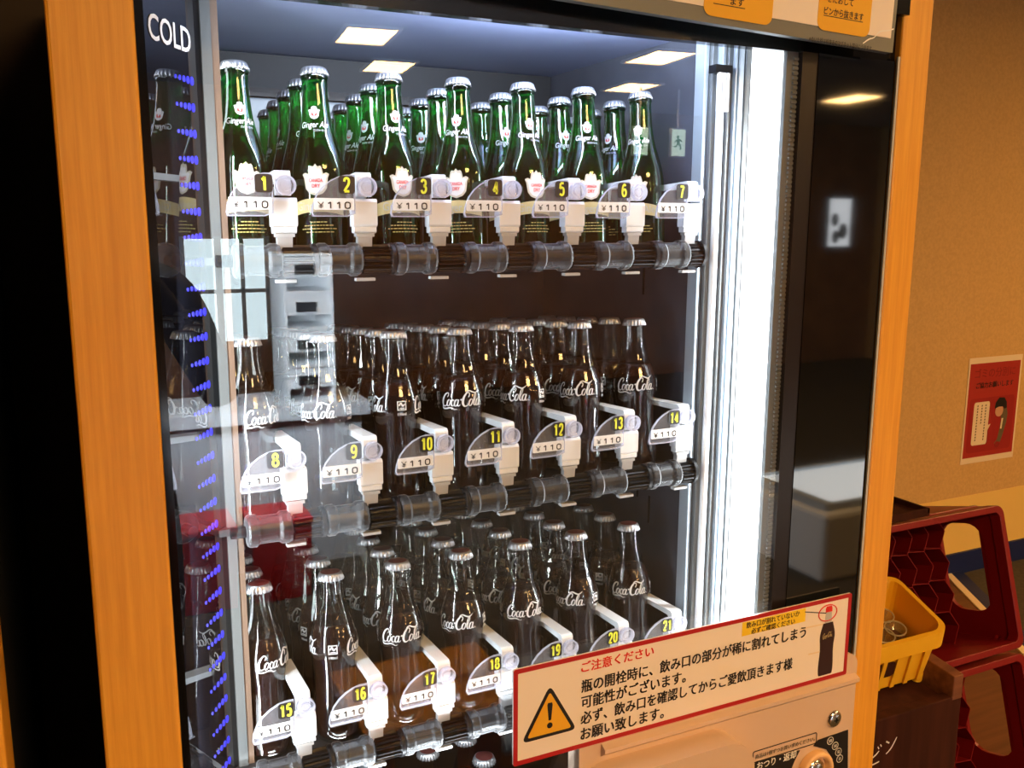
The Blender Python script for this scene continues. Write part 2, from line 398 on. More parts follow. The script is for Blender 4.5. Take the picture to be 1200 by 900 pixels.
# ------------------------------------------------------------------ vending machine
VM = empty('vending_machine', (.4935, .30, 0), 'wood-framed bottle vending machine with lit glass window', 'vending machine')
def Z(r): return ZB+r
X0, X1 = -.003, .992          # outer faces of the wooden frame
WL, WR = .064, .942           # inside edges of the wooden frame
TOP, BOT = 1.83, .08
b = MB()
b.box(X0+.012, X1-.012, .03, .04+.0, BOT, TOP-.01)      # front carcass strip (behind the frame)
b = MB()
b.box(X0+.012, .05, .02, .65, BOT, TOP-.02); b.box(.95, X1-.012, .02, .65, BOT, TOP-.02)
b.box(X0+.012, X1-.012, .56, .65, BOT, TOP-.02); b.box(.05, .95, .02, .56, 1.735, TOP-.02); b.box(.05, .95, .06, .56, BOT, .62)
b.build('cabinet', M['blackmatt'], VM)
fr = MB()
fr.box(X0, WL, -.004, .045, BOT, TOP); fr.box(WR, X1, -.004, .045, BOT, TOP); fr.box(WL, WR, -.004, .045, TOP-.05, TOP)
fr.build('wooden_frame', M['wood'], VM, bevel=.003)
gp = MB(); gp.box(.05, .789, .0, .004, .66, Z(.245)); gp.build('glass_pane', M['pane'], VM)
# black borders printed / mounted right behind the glass
bz = MB(); bz.box(WL, WR, .006, .02, Z(.195), Z(.30)); bz.box(WL, WR, -.012, -.001, Z(.247), TOP-.05)
bz.box(WL, .071, -.002, .012, .66, Z(.247))
bz.build('bezel', M['black'], VM)
# right black glass panel
bp = MB(); bp.box(.813, WR-.006, .0, .024, .66, Z(.195)); bp.build('black_panel', M['blackgloss'], VM)
MB().box(.7892, .813, .001, .03, .66, Z(.195)).build('dark_post', mat('dark_brown_post', (.010, .006, .006), .3), VM)
sw = MB(); sw.box(WR-.0035, WR-.0002, -.003, -.0002, .66, Z(.2)); sw.build('edge_strip', M['greyp'], VM)
# gasket (ribbed strip) between the lamp and the black panel
gs = MB(); gs.box(.771, .788, .007, .012, .66, Z(.195))
for k in range(190):
    z = .665+k*.0054
    if z < Z(.19): gs.box(.780, .787, .0045, .007, z, z+.0028)
gs.build('ribbed_gasket', M['alugrey'], VM)
# angled mirror panel at the left with its lettering and lamps
PA, PB = Vector((.071, .012, 0)), Vector((.129, .100, 0))
pd = (PB-PA).normalized(); pn = Vector((pd.y, -pd.x, 0))
lp = MB(); z0, z1 = .62, Z(.235)
q = [PA, PB, PB-pn*.006, PA-pn*.006]
lp.hexa([Vector((p.x, p.y, z0)) for p in q], [Vector((p.x, p.y, z1)) for p in q])
LP = lp.build('mirror_panel', M['blackmirror'], VM)
def onp(a, z, lift=.0006): return Vector((PA.x, PA.y, 0))+pd*a+pn*lift+Vector((0, 0, z))
dots = MB(); k = 0; z = .66
while z < Z(.132):
    for j in range(5):
        rr = .0013+.00045*j
        dots.prism(circle(0, 0, rr, 10, rr*1.35), 0, .0008, lambda a, b_, d, j=j: onp(.052+j*.0078+a, z+b_, d))
    z += .0242
dots.build('blue_lamps', M['blue'], LP)
ct = text2d('COLD', .031, .076, .012)
MB().flat(ct, lambda a, b_: onp(.008+a, Z(.153)+b_-.004*0, .0008)).build('lettering', M['white'], LP)
st = MB(); st.box(.129, .1385, .094, .108, .62, Z(.235)); st.build('grey_strip', mat('grey_window_strip', (.085, .09, .088), .6), VM)
st = MB(); st.box(.1388, .1455, .096, .106, .62, Z(.235)); st.build('tan_strip', M['tan'], VM)
# upright light panel at the right
q = [Vector((.7692, .012, 0)), Vector((.7550, .050, 0)), Vector((.7600, .054, 0)), Vector((.7740, .016, 0))]
lm = MB(); lm.hexa([Vector((p.x, p.y, .62)) for p in q], [Vector((p.x, p.y, Z(.235))) for p in q]); lm.build('light_panel', M['lamp'], VM)
# aluminium rails beside the lamp
rl = MB()
rl.box(.7475, .7545, .050, .062, .62, Z(.235), 1); rl.box(.739, .7468, .052, .062, .62, Z(.235)); rl.box(.728, .7385, .058, .066, .62, Z(.235), 1)
rl.box(.7335, .7365, .052, .058, .62, Z(.235)); rl.box(.7225, .7275, .062, .076, .62, Z(.235)); rl.box(.715, .722, .072, .080, .62, Z(.235), 1)
rl.box(.708, .7145, .078, .098, .62, Z(.235)); 
rl.build('side_rails', [M['alu'], M['alugrey']], VM, bevel=.0012)
tb = MB(); c = at(842, 110, .055)
tb.cyl((c.x, .052, .64), (c.x, .052, Z(.165)), .0042, 12); tb.build('tube_cover', M['whitep'], VM)
tb = MB(); 
for dx in (-.0055, 0, .0055): tb.box(c.x+dx-.002, c.x+dx+.002, .044, .05, Z(.128), Z(.172))
tb.build('lamp_holder', M['whitep'], VM, bevel=.0008)
MB().box(c.x-.012, c.x+.012, .046, .06, Z(.172), Z(.181)).build('holder_bracket', M['blackp'], VM)
# interior liner
li = MB(); li.box(.712, .722, .098, .52, .62, Z(.235)); 
for (yy, zz) in ((.2, -.39), (.2, -.54), (.17, -.30), (.17, -.42), (.2, .05), (.2, -.10)):
    li.box(.7112, .712, yy, yy+.004, Z(zz), Z(zz)+.04, 1)
li.build('inner_wall', [M['liner'], M['blackp']], VM)
MB().box(.09, .712, .50, .52, .62, Z(.235)).build('rear_panel', M['liner'], VM)
MB().box(.10, .108, .11, .5, .62, Z(.235)).build('inner_wall', M['liner'], VM)
MB().box(.112, .71, .478, .499, Z(.168), Z(.224)).build('cooler_cover', M['blackmatt'], VM)  # added black box, keeps the upper band of the rear wall dark
MB().box(.115, .47, .486, .499, Z(-.05), Z(.167)).build('air_duct', M['duct'], VM, bevel=.003)  # paler panel paints in the lit part of the rear wall
MB().box(.10, .72, .022, .5, Z(.225), Z(.235)).build('inner_top', M['ceil_in'], VM)

# shelves, rollers, price holders ----------------------------------
SL = .078                                    # shelves fall gently to the rear
CAPZ = [.1555, -.1240, -.3990]               # height of the front crown caps
ROLLZ = [-.040, -.314, -.590]
HOLDZ = [.047, -.226, -.500]
BH = .1955
BX = [.1645+.0811*k for k in range(7)]
HX = [.1935+.0812*k for k in range(7)]
YC = .131
ta = math.atan(SL); ca, sa = math.cos(ta), math.sin(ta)
def base_of(row, k):
    """foot of the k-th bottle of a column (bottles stand square to the sloping shelf)"""
    y = YC+.060*k-BH*sa; z = CAPZ[row]-SL*.060*k-BH*ca
    return y, z
for r in range(3):
    y0, zz = base_of(r, 0)
    f = lambda y: zz-SL*(y-y0)
    s_ = MB(); ya, yb = .086, .498
    s_.hexa([Vector((.115, ya, Z(f(ya))-.008)), Vector((.708, ya, Z(f(ya))-.008)), Vector((.708, yb, Z(f(yb))-.008)), Vector((.115, yb, Z(f(yb))-.008))],
            [Vector((.115, ya, Z(f(ya))-.0005)), Vector((.708, ya, Z(f(ya))-.0005)), Vector((.708, yb, Z(f(yb))-.0005)), Vector((.115, yb, Z(f(yb))-.0005))])
    s_.build('shelf', M['shelf'], VM)
    dv = MB()
    for k in range(6):
        x = (BX[k]+BX[k+1])/2+.004
        dv.hexa([Vector((x-.001, .15, Z(f(.15)))), Vector((x+.001, .15, Z(f(.15)))), Vector((x+.001, yb, Z(f(yb)))), Vector((x-.001, yb, Z(f(yb))))],
                [Vector((x-.001, .15, Z(f(.15))+.05)), Vector((x+.001, .15, Z(f(.15))+.05)), Vector((x+.001, yb, Z(f(yb))+.05)), Vector((x-.001, yb, Z(f(yb))+.05))])
    dv.build('column_dividers', M['shelf'], VM)
    # discharge rollers
    RZ = Z(ROLLZ[r]); RY = .062
    ax = MB(); ax.cyl((.128, RY, RZ), (.706, RY, RZ), .006, 12)
    AX = ax.build('roller_axle', M['blackp'], VM)
    for k in range(7):
        x = HX[k]
        if True:
            g = MB(); xa, xb = x-.004, x+.030
            if k == 6: xb = x+.018
            g.lathe([(.011, 0), (.0138, .0012), (.0138, xb-xa-.0055), (.0165, xb-xa-.004), (.0165, xb-xa), (.010, xb-xa+.0005)], 72,
                    F=lambda p: Vector((xa+p.z, RY+p.x, RZ+p.y)), mod=lambda rr, z_, a: rr*(1+(.10 if math.cos(18*a) > 0 else -.12)) if .0009 < z_ < xb-xa-.0045 else rr, smooth=False)
            g.build('roller_gear', M['blackp'], AX)
            sl = MB(); xa = x+.0305-.0812; xb = x-.0045
            L_ = xb-xa
            sl.lathe([(.010, 0), (.0155, .001), (.0170, .003), (.0170, .010), (.0145, .013), (.0145, L_-.014), (.0170, L_-.011), (.0170, L_-.004), (.0155, L_-.001), (.010, L_)], 20,
                     F=lambda p: Vector((xa+p.z, RY+p.x, RZ+p.y)), smooth=False)
            sl.build('roller_sleeve', M['sleeve'], AX)
    for k in range(7): MB().box(HX[k]-.010, HX[k]+.010, RY-.004, RY+.004, RZ-.022, RZ-.019).build('roller_clip', M['greyp'], AX)

ARM = .095
def holder_meshes():
    P = Vector((0, 0, 0))
    m = MB()
    W = .0115
    F = lambda a, b_, d: Vector((d, a, b_))
    # arm + neck: one profile in (y, z)
    prof = [(0, -.024), (0, -.004), (.0012, -.0012), (.004, 0), (ARM, -.006), (ARM, -.011), (.010, -.0075), (.0065, -.012), (.0065, -.024)]
    m.prism(prof, -.0078, .0072, F)
    # wider lower body
    prof = [(-.0015, -.029), (-.0015, -.052), (.001, -.054), (.012, -.054), (.012, -.026), (.001, -.026)]
    m.prism(prof, -W-.001, W+.001, F)
    prof = [(-.0005, -.054), (-.0005, -.059), (.002, -.0605), (.010, -.0605), (.010, -.054)]
    m.prism(prof, -W, W, F)
    st = MB()
    prof = [(.001, -.0605), (.003, -.074), (.004, -.086), (.011, -.086), (.009, -.0605)]
    st.prism(prof, -W+.004, W-.004, F)
    st.prism([(.0005, -.0605), (.0005, -.064), (.009, -.064), (.009, -.0605)], -W+.002, W-.002, F)
    tg = MB()
    pl = [(-.0115, -.0410), (-.0115, -.0030), (-.020, -.0030), (-.028, -.0048), (-.036, -.0086), (-.044, -.0146), (-.0505, -.0225), (-.0548, -.0330), (-.0560, -.0405), (-.0545, -.0440), (-.020, -.0440)]
    G = lambda a, b_, d: Vector((a, -.006+d, b_))
    tg.prism(pl, 0, .0022, G)
    tg.prism([(-.0548, -.0440), (-.020, -.0440), (-.020, -.0425), (-.0552, -.0425)], -.002, .006, G)
    cxp, czp = -.032, -.026
    tg.ring(pl, [(cxp+(a-cxp)*.955, czp+(b_-czp)*.955) for a, b_ in pl], -.0004, .0026, G, 1)
    ring_o = circle(.001, -.0145, .0098, 20); ring_i = circle(.001, -.0145, .0055, 20)
    tg.ring(ring_o, [(.001+(a-.001)*.86, -.0145+(b_+.0145)*.86) for a, b_ in ring_o], -.0024, .004, G, 1); tg.ring(ring_o, ring_i, -.002, .004, G); tg.prism(circle(.001, -.0145, .0052, 16), .0, .003, G)
    nb = MB(); nb.prism(rrect(-.0285, -.0118, -.0215, -.0042, .003, 3), -.0006, -.0001, G)
    pr = MB(); pr.prism(rrect(-.0535, -.0130, -.0375, -.0260, .0012, 2), -.0006, -.0001, G)
    return m, st, tg, nb, pr
hm = [x for x in holder_meshes()]
DG = {'0': [[(.5, 1), (.16, .86), (.1, .5), (.16, .14), (.5, 0), (.84, .14), (.9, .5), (.84, .86), (.5, 1)]],
      '1': [[(.22, .76), (.46, .86), (.62, 1)], [(.62, 1), (.62, .5), (.62, 0)]],
      '2': [[(.12, .74), (.22, .94), (.5, 1), (.8, .92), (.86, .7), (.7, .46), (.34, .2), (.12, 0)], [(.12, 0), (.5, 0), (.9, 0)]],
      '3': [[(.14, .82), (.3, .97), (.55, 1), (.82, .88), (.82, .64), (.5, .53)], [(.5, .53), (.86, .42), (.88, .18), (.6, .0), (.3, .02), (.12, .2)]],
      '4': [[(.68, 0), (.68, .5), (.68, 1)], [(.68, 1), (.4, .62), (.08, .26)], [(.08, .26), (.5, .26), (.96, .26)]],
      '5': [[(.84, 1), (.5, 1), (.24, 1)], [(.24, 1), (.2, .8), (.16, .54)], [(.16, .54), (.44, .64), (.78, .56), (.88, .3), (.74, .06), (.44, 0), (.12, .12)]],
      '6': [[(.78, .88), (.56, 1), (.28, .9), (.12, .56), (.14, .2), (.4, 0), (.74, .06), (.88, .3), (.74, .54), (.44, .58), (.16, .4)]],
      '7': [[(.1, 1), (.5, 1), (.9, 1)], [(.9, 1), (.6, .56), (.42, 0)]],
      '8': [[(.5, .54), (.2, .66), (.2, .9), (.5, 1), (.8, .9), (.8, .66), (.5, .54), (.14, .4), (.12, .14), (.5, 0), (.88, .14), (.86, .4), (.5, .54)]],
      '9': [[(.84, .6), (.56, .42), (.24, .46), (.12, .7), (.26, .94), (.56, 1), (.84, .86), (.88, .5), (.74, .12), (.44, 0), (.2, .1)]],
      '¥': [[(.05, 1), (.28, .76), (.5, .5)], [(.95, 1), (.72, .76), (.5, .5)], [(.5, .5), (.5, .25), (.5, 0)], [(.16, .44), (.5, .44), (.84, .44)], [(.16, .22), (.5, .22), (.84, .22)]]}
def digits2d(txt, w, h, gap, pen, penmap=None):
    out = []
    for i, c_ in enumerate(txt):
        for st_ in DG[c_]:
            P_ = [(i*(w+gap)+x*w, y*h, pen*(.6 if c_ == '¥' else 1)) for x, y in st_]
            out.append(stroke2d(P_, 4))
    t = merge2d(*out); return centred(t)
YEN = shift2d(digits2d('¥110', .0064, .0062, .0026, .0014), .0170, .0031)
holders = []
proto = None
def share(src, name, parent, loc=(0, 0, 0)):
    o = src.copy(); COL.objects.link(o); o.parent = parent; o.location = loc; o.name = name; return o
PARTN = ['hanger_stem', 'tag_plate', 'number_plate', 'price_strip']
PARTM = [M['greyp'], [M['clearp'], M['cleare']], M['ink'], M['white']]
for n in range(21):
    r, k = divmod(n, 7)
    loc = Vector((HX[k], .056, Z(HOLDZ[r])))
    if proto is None:
        H = hm[0].build('price_holder', M['whitep'], None, bevel=.0008)
        subs = []
        for i in range(4):
            s_ = hm[1+i].build(PARTN[i], PARTM[i], None); s_.parent = H; subs.append(s_)
        lo, hi = height2d(YEN)
        pt = MB().flat(YEN, lambda a, b_: Vector((-.0502+a, -.0068, -.0360+b_))).build('price_lettering', M['ink'], None); pt.parent = H; subs.append(pt)
        proto = H; psubs = subs
    else:
        H = proto.copy(); COL.objects.link(H)
        for s_ in psubs: share(s_, s_.name.split('.')[0], H)
    H.parent = VM; H.location = loc-Vector(VM.location)
    H['label'] = 'white price holder numbered %d on the %s shelf' % (n+1, ['top', 'middle', 'bottom'][r])
    t = digits2d(str(n+1), .0064 if n < 9 else .0052, .0128, .0018, .0024)
    nt_ = MB().flat(t, lambda a, b_: Vector((-.0202+a, -.0069, -.0128+b_))).build('number', M['lime'], None); nt_.parent = H

# ------------------------------------------------------------------ bottles
def zprof(pts, n=4): return catmull(pts, n)
# cola bottle, z up from its foot
CP = [(.0225, 0), (.0252, .003), (.0268, .012), (.0272, .026), (.0262, .044), (.0248, .062), (.0246, .076), (.0256, .090), (.0272, .102), (.0276, .112), (.0262, .122), (.0228, .134), (.0188, .146), (.0160, .158), (.0142, .168), (.0134, .178), (.0134, .186), (.0124, .188), (.0124, .1925)]
GP = [(.0235, 0), (.0262, .003), (.0272, .010), (.0275, .030), (.0275, .060), (.0275, .084), (.0268, .094), (.0246, .106), (.0214, .118), (.0182, .130), (.0158, .142), (.0142, .156), (.0134, .170), (.0132, .182), (.0140, .1835), (.0140, .1875), (.0124, .189), (.0124, .1925)]
def prof_r(P, z):
    for (r0, z0_), (r1, z1_) in zip(P, P[1:]):
        if z0_ <= z <= z1_: return r0+(r1-r0)*(z-z0_)/(z1_-z0_+1e-9)
    return P[-1][0]
CPs, GPs = zprof(CP), zprof(GP)
def flute(r, z, a):
    if .006 < z < .092: k = min((z-.006)/.012, (.092-z)/.008, 1); return r*(1-.020*k*abs(math.sin(9*a)))
    if .122 < z < .166: k = min((z-.122)/.012, (.166-z)/.012, 1); return r*(1-.016*k*abs(math.sin(9*a)))
    return r
def cap_mesh():
    m = MB(); n = 126
    def mod(r, z, a): return r*(1+.075*math.cos(21*a)*(1-min(1, max(0, (z-.188)/.006)))) if z < .1945 else r
    m.lathe([(.0128, .1870), (.0146, .1872), (.0142, .1895), (.0136, .1925), (.0128, .1948), (.0112, .1958)], n, 0, mod=mod, caps=False)
    m.lathe([(.0112, .1958), (.008, .1964), (.002, .1966)], 42, 1)
    return m
def wrap(P, lift=.00035):
    def F(a, z, off=0.0):
        r = prof_r(P, z)+lift; ph = -PI/2+off+a/r
        return Vector((r*math.cos(ph), r*math.sin(ph), z))
    return F
LOGOZ = .1125
def subdiv(t, n=1): return t
FC = wrap(CPs)
def cola_print():
    m = MB()
    def put(t, zc, off): m.add([FC(a, zc+b_, off) for a, b_ in t[0]], t[1])
    for off in (0, PI): put(LOGO, LOGOZ, off)
    for off in (PI/2+.05, -PI/2+.05):
        sq = 0.0052
        fr_ = merge2d(*[poly2d(p) for p in ([(-sq, -sq), (sq, -sq), (sq, -sq+.0011), (-sq, -sq+.0011)], [(-sq, sq-.0011), (sq, sq-.0011), (sq, sq), (-sq, sq)],
                 [(-sq, -sq), (-sq+.0011, -sq), (-sq+.0011, sq), (-sq, sq)], [(sq-.0011, -sq), (sq, -sq), (sq, sq), (sq-.0011, sq)])])
        put(fr_, LOGOZ, off); put(stroke2d([(-.0032, -.001, .0016), (-.001, .002, .0018), (.001, -.0015, .0018), (.0034, .001, .0014)], 4), LOGOZ+.001, off)
        put(stroke2d([(-.003, -.0028, .001), (.0032, -.0028, .001)], 4), LOGOZ, off)
        put(centred(text2d('190ml', .0042, .0098, .02)), LOGOZ-.0095, off)
    return m
FG = wrap(GPs)
def crest(s):
    p = [(-.50, .16), (-.60, .40), (-.46, .47), (-.25, .37), (-.29, .66), (-.20, .76), (-.10, .70), (0, .84), (.10, .70), (.20, .76), (.29, .66), (.25, .37), (.46, .47), (.60, .40), (.50, .16), (.47, -.22), (.30, -.44), (0, -.54), (-.30, -.44), (-.47, -.22)]
    return [(a*s, b_*s) for a, b_ in p]
def ginger_print():
    m = MB()
    def put(t, zc, off, mi): m.add([FG(a, zc+b_, off) if mi < 3 else FG(a, zc+b_, off) for a, b_ in t[0]], t[1], mi)
    def strip(poly_fn, zc, off, mi, n=24):
        """band between two curves, cut fine enough to follow the glass"""
        vs, fs = [], []
        for i in range(n+1):
            a, lo_, hi_ = poly_fn(i/n); vs += [(a, lo_), (a, hi_)]
            if i: fs.append((2*i-2, 2*i, 2*i+1, 2*i-1))
        put((vs, fs), zc, off, mi)
    lift = wrap(GPs, .0006)
    def slices(p, n=18):
        xs = [q_[0] for q_ in p]; x0, x1 = min(xs)+1e-6, max(xs)-1e-6; vs, fs = [], []
        for i in range(n+1):
            x = x0+(x1-x0)*(i/n*.99973+.00011); ys = []
            for (ax_, ay), (bx_, by) in zip(p, p[1:]+p[:1]):
                if (ax_-x)*(bx_-x) < 0: ys.append(ay+(by-ay)*(x-ax_)/(bx_-ax_))
            vs += [(x, min(ys)), (x, max(ys))]
            if i: fs.append((2*i-2, 2*i, 2*i+1, 2*i-1))
        return vs, fs
    for off in (0, PI):
        zn = .139
        put(slices(crest(.0100)), zn+.0075, off, 0); m.add([lift(a, zn+.0075+b_, off) for a, b_ in poly2d(rrect(-.0028, .0028, -.0022, .0014, .001, 2))[0]], [tuple(range(12))], 3)
        t = text2d('Ginger Ale', .0088, .030, .006, .25, 'CENTER'); put(t, zn-.0065, off, 0)
        t = text2d('ジンジャーエール', .0030, .014, .02, 0, 'CENTER'); put(shift2d(t, .006, 0), zn-.0108, off, 0)
        put(slices(crest(.0235)), .0745, off, 1)
        t = slices(crest(.0195)); m.add([lift(a, .0745+b_, off) for a, b_ in t[0]], t[1], 0)
        for s_, dz in (('CANADA', .0012), ('DRY', -.0044)):
            t = text2d(s_, .0052, .0142 if s_ == 'CANADA' else .0085, .02, 0, 'CENTER')
            m.add([wrap(GPs, .0010)(a, .0745+dz+b_, off) for a, b_ in t[0]], t[1], 3)
        strip(lambda u: ((u-.5)*.062, -.0065+.0035*math.sin(PI*u)-.0015, .0065+.0045*math.sin(PI*u)-.0015), .0500, off, 2)
        t = text2d('Ginger Ale', .0125, .046, .01, 0, 'CENTER')
        m.add([wrap(GPs, .0009)(a, .0475+b_, off) for a, b_ in t[0]], t[1], 1)
        for i, wd in enumerate((.016, .030, .036, .026)):
            # four lines of tiny print
            x = -wd/2
            while x < wd/2:
                l = random.uniform(.0016, .005); put(poly2d([(x, 0), (x+l, 0), (x+l, .0011), (x, .0011)]), .0345-.0034*i, off, 4); x += l+.0009
    return m
capm = cap_mesh()
def bottle_proto(kind):
    root = bpy.data.objects.new('cola_bottle' if kind == 'cola' else 'ginger_ale_bottle', None); COL.objects.link(root); root.empty_display_size = .02
    P = CPs if kind == 'cola' else GPs
    g = MB().lathe(P, 72 if kind == 'cola' else 40, mod=flute if kind == 'cola' else None)
    parts = [g.build('bottle_glass', M['glass' if kind == 'cola' else 'green'], None)]
    top = .138 if kind == 'cola' else .1215
    lp_ = [(max(r-.0016, .002), z+.003) for r, z in P if z+.003 < top]; lp_.append((max(prof_r(P, top)-.0016, .002), top))
    parts.append(MB().lathe(lp_, 40).build('drink', M['cola' if kind == 'cola' else 'ale'], None))
    parts.append(capm.build('crown_cap', [M['cap'], M['captop']], None))
    if kind == 'cola': parts.append(cola_print().build('printed_logo', M['logo'], None))
    else: parts.append(ginger_print().build('printed_label', [M['logo'], M['palegold'], M['gold'], M['redtext'], M['tin']], None))
    for p in parts: p.parent = root
    return root, parts
PROTO = {}
def place_bottle(kind, x, y, z, spin, label, group, tilt=True):
    if kind not in PROTO:
        PROTO[kind] = bottle_proto(kind); o, parts = PROTO[kind]
    else:
        src, parts = PROTO[kind]; o = src.copy(); COL.objects.link(o)
        for p in parts:
            c_ = p.copy(); c_.parent = o; COL.objects.link(c_)
    o.location = (x, y, z)
    o.rotation_euler = (Matrix.Rotation(-ta if tilt else 0, 3, 'X') @ Matrix.Rotation(spin, 3, 'Z')).to_euler()
    tag(o, label, 'bottle', group); return o
D2R = PI/180
# the way each front bottle is turned
VIEW = [math.atan2(BX[k], YC-CAMY) for k in range(7)]
SPIN = [[12, -8, 22, -12, 28, 14, -14], [38, -30, 100, 0, -38, -14, 2], [40, 84, 4, -20, 12, -32, 0]]
SHELFN = ['top', 'middle', 'bottom']
NUMW = 'zero one two three four five six seven eight nine ten eleven twelve thirteen fourteen fifteen sixteen seventeen eighteen nineteen twenty twenty-one'.split()
ORD = ['front', 'second', 'third', 'fourth', 'fifth']
def turned(r, deg):
    if r == 0: return 'green ginger ale bottle'
    return {True: 'glass cola bottle'}[True]
rr = random.Random(3)
for r in range(3):
    for k in range(7):
        for d in range(5 if r != 2 else 5):
            y, z = base_of(r, d)
            deg = SPIN[r][k] if d == 0 else rr.uniform(-90, 90)
            spin = deg*D2R-VIEW[k]
            kind = 'ginger' if r == 0 else 'cola'
            nm = 'green ginger ale bottle' if r == 0 else 'clear glass cola bottle'
            tn = r*7+k+1
            if d == 0: lab = '%s at the very front of its column, just behind price tag %s' % (nm, NUMW[tn])
            else: lab = '%s standing %s in the line behind price tag %s' % (nm, ORD[d], NUMW[tn])
            place_bottle(kind, BX[k], y, Z(z), spin, lab, '%s on the %s shelf' % ('ginger ale bottles' if r == 0 else 'cola bottles', SHELFN[r]))
# bottles of the lowest row, seen from above under the bottom rollers
low = [(.303, .186, -.686, 'leftmost of the four low bottles under the bottom rollers'), (.380, .181, -.686, 'low bottle under the bottom rollers below price tag 17'),
       (.438, .191, -.687, 'rear one of two low bottles beside the warning sign'), (.439, .131, -.683, 'front one of two low bottles beside the warning sign')]
for x, y, zt, lb in low:
    place_bottle('cola', x, y, Z(zt-.1965), 1.2, 'cola bottle seen from above, '+lb, 'cola bottles in the lowest row', tilt=False)
MB().box(.11, .71, .09, .5, Z(-.8925), Z(-.8838)).build('lowest_shelf', M['shelf'], VM)

# ------------------------------------------------------------------ control panel below the window
YS = -.012
PX0 = .500
cp = MB()
cp.prism(rrect(PX0, WR-.001, .10, Z(-.583), .018), -.008, .018, lambda a, b_, d: Vector((a, d, b_)))
CPN = cp.build('control_panel', M['beige'], VM, bevel=.003)
bp_ = MB(); bp_.prism(rrect(.492, .734, .45, Z(-.636), .045, 8), -.046, .010, lambda a, b_, d: Vector((a, d, b_))); 
bp_.build('rounded_cover', M['beige'], CPN, bevel=.022, bseg=6)
ld = MB(); ld.prism([(-.008, Z(-.613)), (-.017, Z(-.617)), (-.017, Z(-.622)), (-.008, Z(-.630))], PX0+.03, WR-.004, lambda a, b_, d: Vector((d, a, b_)))
ld.build('ridge', M['beige'], CPN)
YP = -.0085
def onpanel(a, b_, d=0): return Vector((a, YP-d, b_))
c = at(977, 842, YP)
s_ = MB(); s_.lathe([(.0125, 0), (.0122, .002), (.0095, .0042), (.005, .0052), (.0012, .0054)], 28, F=lambda p: Vector((c.x+p.x, YP-p.z, c.z+p.y)))
s_.box(c.x-.004, c.x+.004, YP-.0058, YP-.0050, c.z-.0009, c.z+.0009, 1); s_.box(c.x-.0009, c.x+.0009, YP-.0058, YP-.0050, c.z-.004, c.z+.004, 1)
s_.build('screw', [M['chrome'], M['blackp']], CPN)
a0, a1 = at(882, 887, YP), at(957, 866, YP)
s_ = MB(); zc = (a0.z+a1.z)/2+.0005; hh = .0085
s_.ring(rrect(a0.x, a1.x, zc-hh, zc+hh, .003), rrect(a0.x+.0011, a1.x-.0011, zc-hh+.0011, zc+hh-.0011, .002), 0, .0005, onpanel)
t = centred(text2d('商品は1個ずつお買い求めください。', .0072, a1.x-a0.x-.008, .012)); s_.flat(t, lambda a, b_: Vector(((a0.x+a1.x)/2+a, YP-.0006, zc+b_)))
s_.build('purchase_notice', M['ink'], CPN)
cs = at(968, 893, YP); cs.z -= .006
s_ = MB()
pl = [(p.x, p.z) for p in (at(u, v, YP) for u, v in ((878, 906), (880, 899), (887, 892), (937, 879), (931, 891), (926, 903), (880, 925)))]
s_.prism(pl, 0, .0008, onpanel)
LB = s_.build('change_label', M['ink'], CPN)
q0, q1 = at(886, 902, YP), at(932, 889, YP)
t = text2d('おつり・返却', .0125, q1.x-q0.x, .024); MB().flat(t, lambda a, b_: Vector((q0.x+a, YP-.0012, q0.z+.0008+b_))).build('lettering', M['white'], LB)
e = at(990, 857, YP); 
s_ = MB(); pl = [(p.x, p.z) for p in (at(u, v, YP) for u, v in ((953, 874), (959, 867), (970, 863), (993.5, 855), (993, 905), (975, 905), (976, 890), (968, 878)))]
s_.prism(pl, 0, .0008, onpanel)
CL = s_.build('coin_label', M['ink'], CPN)
s_ = MB()
for tx, (u, v) in (('500', (973, 868)), ('100', (978.7, 874)), ('50', (982.5, 881)), ('10', (984, 889))):
    p = at(u, v, YP-.001); s_.ring(circle(p.x, p.z, .0058, 20), circle(p.x, p.z, .0051, 20), .0009, .0012, onpanel)
    t = centred(text2d(tx, .0052, None, .02)); t = scale2d(t, .85, 1.2)
    s_.flat(t, lambda a, b_: Vector((p.x+a, YP-.0013, p.z+b_)))
s_.build('lettering', M['white'], CL)
cc = at(953, 901, YP)
s_ = MB(); s_.lathe([(.0285, 0), (.0285, .008), (.0265, .011), (.0225, .011), (.0205, .008), (.0195, .0008)], 40, F=lambda p: Vector((cc.x+p.x, YP-p.z, cc.z+p.y)), caps=False)
s_.prism(circle(cc.x, cc.z, .0198, 30), .0008, .0012, onpanel)
R_ = s_.build('coin_slot_ring', M['ringp'], CPN)
s_ = MB(); s_.lathe([(.0165, .001), (.0155, .006), (.010, .009), (.002, .010)], 30, F=lambda p: Vector((cc.x-.002+p.x, YP-p.z, cc.z+p.y+.002))); s_.build('coin_slot', M['chrome'], R_)
MB().prism(rrect(cc.x-.013, cc.x+.011, cc.z-.003, cc.z+.002, .002), .0102, .0115, onpanel).build('slit', M['ink'], R_)
MB().box(WL, .496, .012, .06, .08, .60).build('lower_panel', M['black'], VM)

